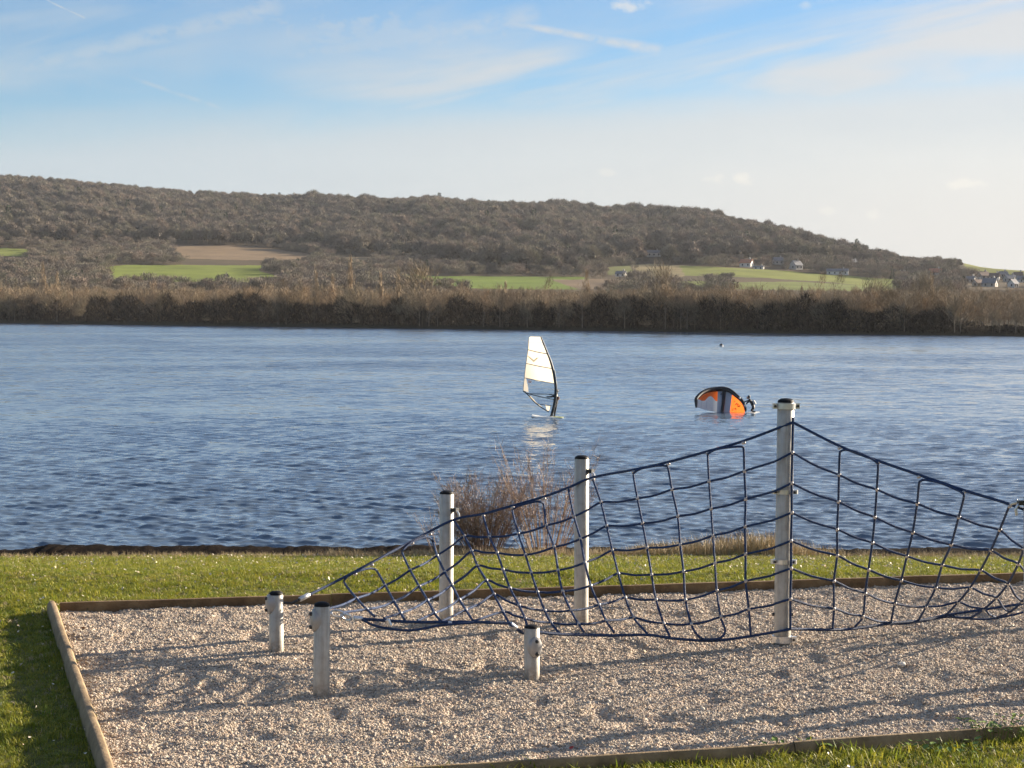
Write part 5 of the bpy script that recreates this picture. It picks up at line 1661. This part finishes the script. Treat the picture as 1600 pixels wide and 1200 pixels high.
    f = lambda x, y, dy=0.0: tuple(at(x, y, D + dy) - Vector((S.x, S.y, WATER_Z)))
    J = dict(pelvis=f(1177.8, 635.5), belly=f(1176, 631), chest=f(1173, 626.6), neck=f(1170.8, 623.2), head=f(1169.4, 620.8), crown=f(1168.9, 618.6),
             sl=f(1171.0, 626.2, -0.15), el=f(1167.5, 629.6, -0.2), wl=f(1165.5, 631.6, -0.2), fl=f(1164.6, 631.4, -0.2),
             sr=f(1172.0, 625.6, 0.15), er=f(1167.2, 626.6, 0.2), wr=f(1163, 627.8, 0.15), fr=f(1162, 628, 0.12),
             hl=f(1177.5, 637, -0.12), kl=f(1173.4, 641.5, -0.16), al=f(1178, 643.3, -0.14), tl=f(1180.5, 643.5, -0.14),
             hr=f(1178, 637, 0.12), kr=f(1174.5, 641.8, 0.16), ar=f(1179, 643.3, 0.14), tr=f(1181.2, 643.5, 0.14))
    q = rads(); s = 0.78
    pr_ = person('person', (S.x, S.y, WATER_Z), 'person in a dark wetsuit kneeling in the water and pushing the orange wing', {k: (J[k], q[k] * s) for k in J}, BONES, [M['wetsuit']])
    head_bits(pr_, J['head'], (-1, -0.1, -0.2), 0.85, True)
    back = Vector((0.075, -0.02, 0.05))
    c = [Vector(J['pelvis']).lerp(Vector(J['belly']), 0.5) + back, Vector(J['belly']) + back, Vector(J['chest']).lerp(Vector(J['belly']), 0.3) + back]
    MB().tube(catmull(c, 3), 0.105, 12).build('vest', M['vest'], pr_)
    b = MB(); ns = 11; vs = []; fs = []
    for i in range(ns):
        u = i / (ns - 1); w = 0.34 * max(0.0, 1 - abs(2 * u - 1) ** 2.6) ** 0.6 + 0.02
        for (yy, zz) in [(-1, 0), (-0.8, 0.06), (0.8, 0.06), (1, 0), (0, -0.07)]: vs.append(((u - 0.5) * 1.7, yy * w, zz))
    for i in range(ns - 1):
        for k in range(5): fs.append((i * 5 + k, i * 5 + (k + 1) % 5, (i + 1) * 5 + (k + 1) % 5, (i + 1) * 5 + k))
    fs += [tuple(range(5)), tuple((ns - 1) * 5 + k for k in reversed(range(5)))]
    bo = MB().add(vs, fs).build('wing_board', mat('wing_board_paint', [(0.42, 0.42, 0.40), (0.5, 0.5, 0.48)], 0.4, 2, 2))
    bo.location = (S.x + 0.05, S.y, WATER_Z - 0.035); bo.rotation_euler = (0, 0, R(70))
    tag(bo, 'small pale board half under water beneath the kneeling person', 'board')


make_wing()


def make_buoy():
    p = at(1127, 541, CAMZ); Y = FPX * (CAMZ - WATER_Z) / (541 - YH)
    p = at(1127, 541, Y)
    r = thing('buoy', (p.x, Y, WATER_Z - 0.05), 'small dark round buoy floating far out above the orange wing', 'buoy')
    MB().lathe([(0.05, -0.15), (0.2, -0.05), (0.27, 0.12), (0.24, 0.3), (0.12, 0.40), (0.03, 0.43)], n=16).build('float', mat('buoy_dark', [(0.02, 0.02, 0.025), (0.05, 0.05, 0.06)], 0.5, 3, 2), r)
    MB().lathe([(0.272, 0.02), (0.29, 0.09), (0.272, 0.16)], n=16).build('band', mat('buoy_white', [(0.6, 0.6, 0.6), (0.75, 0.75, 0.75)], 0.5, 3, 2), r)
    MB().tube([(0, 0, 0.4), (0, 0, 0.55)], 0.03, 6).build('ring', M['bolt'], r)


make_buoy()


# ------------------------------------------------------------------ thin winter haze over the whole valley
def make_haze():
    b = MB().box((0, 1200, 120), (4600, 4300, 262))
    o = b.build('haze', None, None, False)
    m = bpy.data.materials.new('haze_air'); m.use_nodes = True
    t = NT(m.node_tree); t.n.clear()
    pv = t.new('ShaderNodeVolumePrincipled'); pv.inputs['Color'].default_value = (0.86, 0.90, 0.96, 1)
    pv.inputs['Density'].default_value = 0.00004; pv.inputs['Anisotropy'].default_value = 0.2
    out = t.new('ShaderNodeOutputMaterial'); t.link(pv.outputs[0], out.inputs['Volume'])
    o.data.materials.clear(); o.data.materials.append(m)
    tag(o, 'thin pale winter haze filling the valley air', kind='stuff')


make_haze()
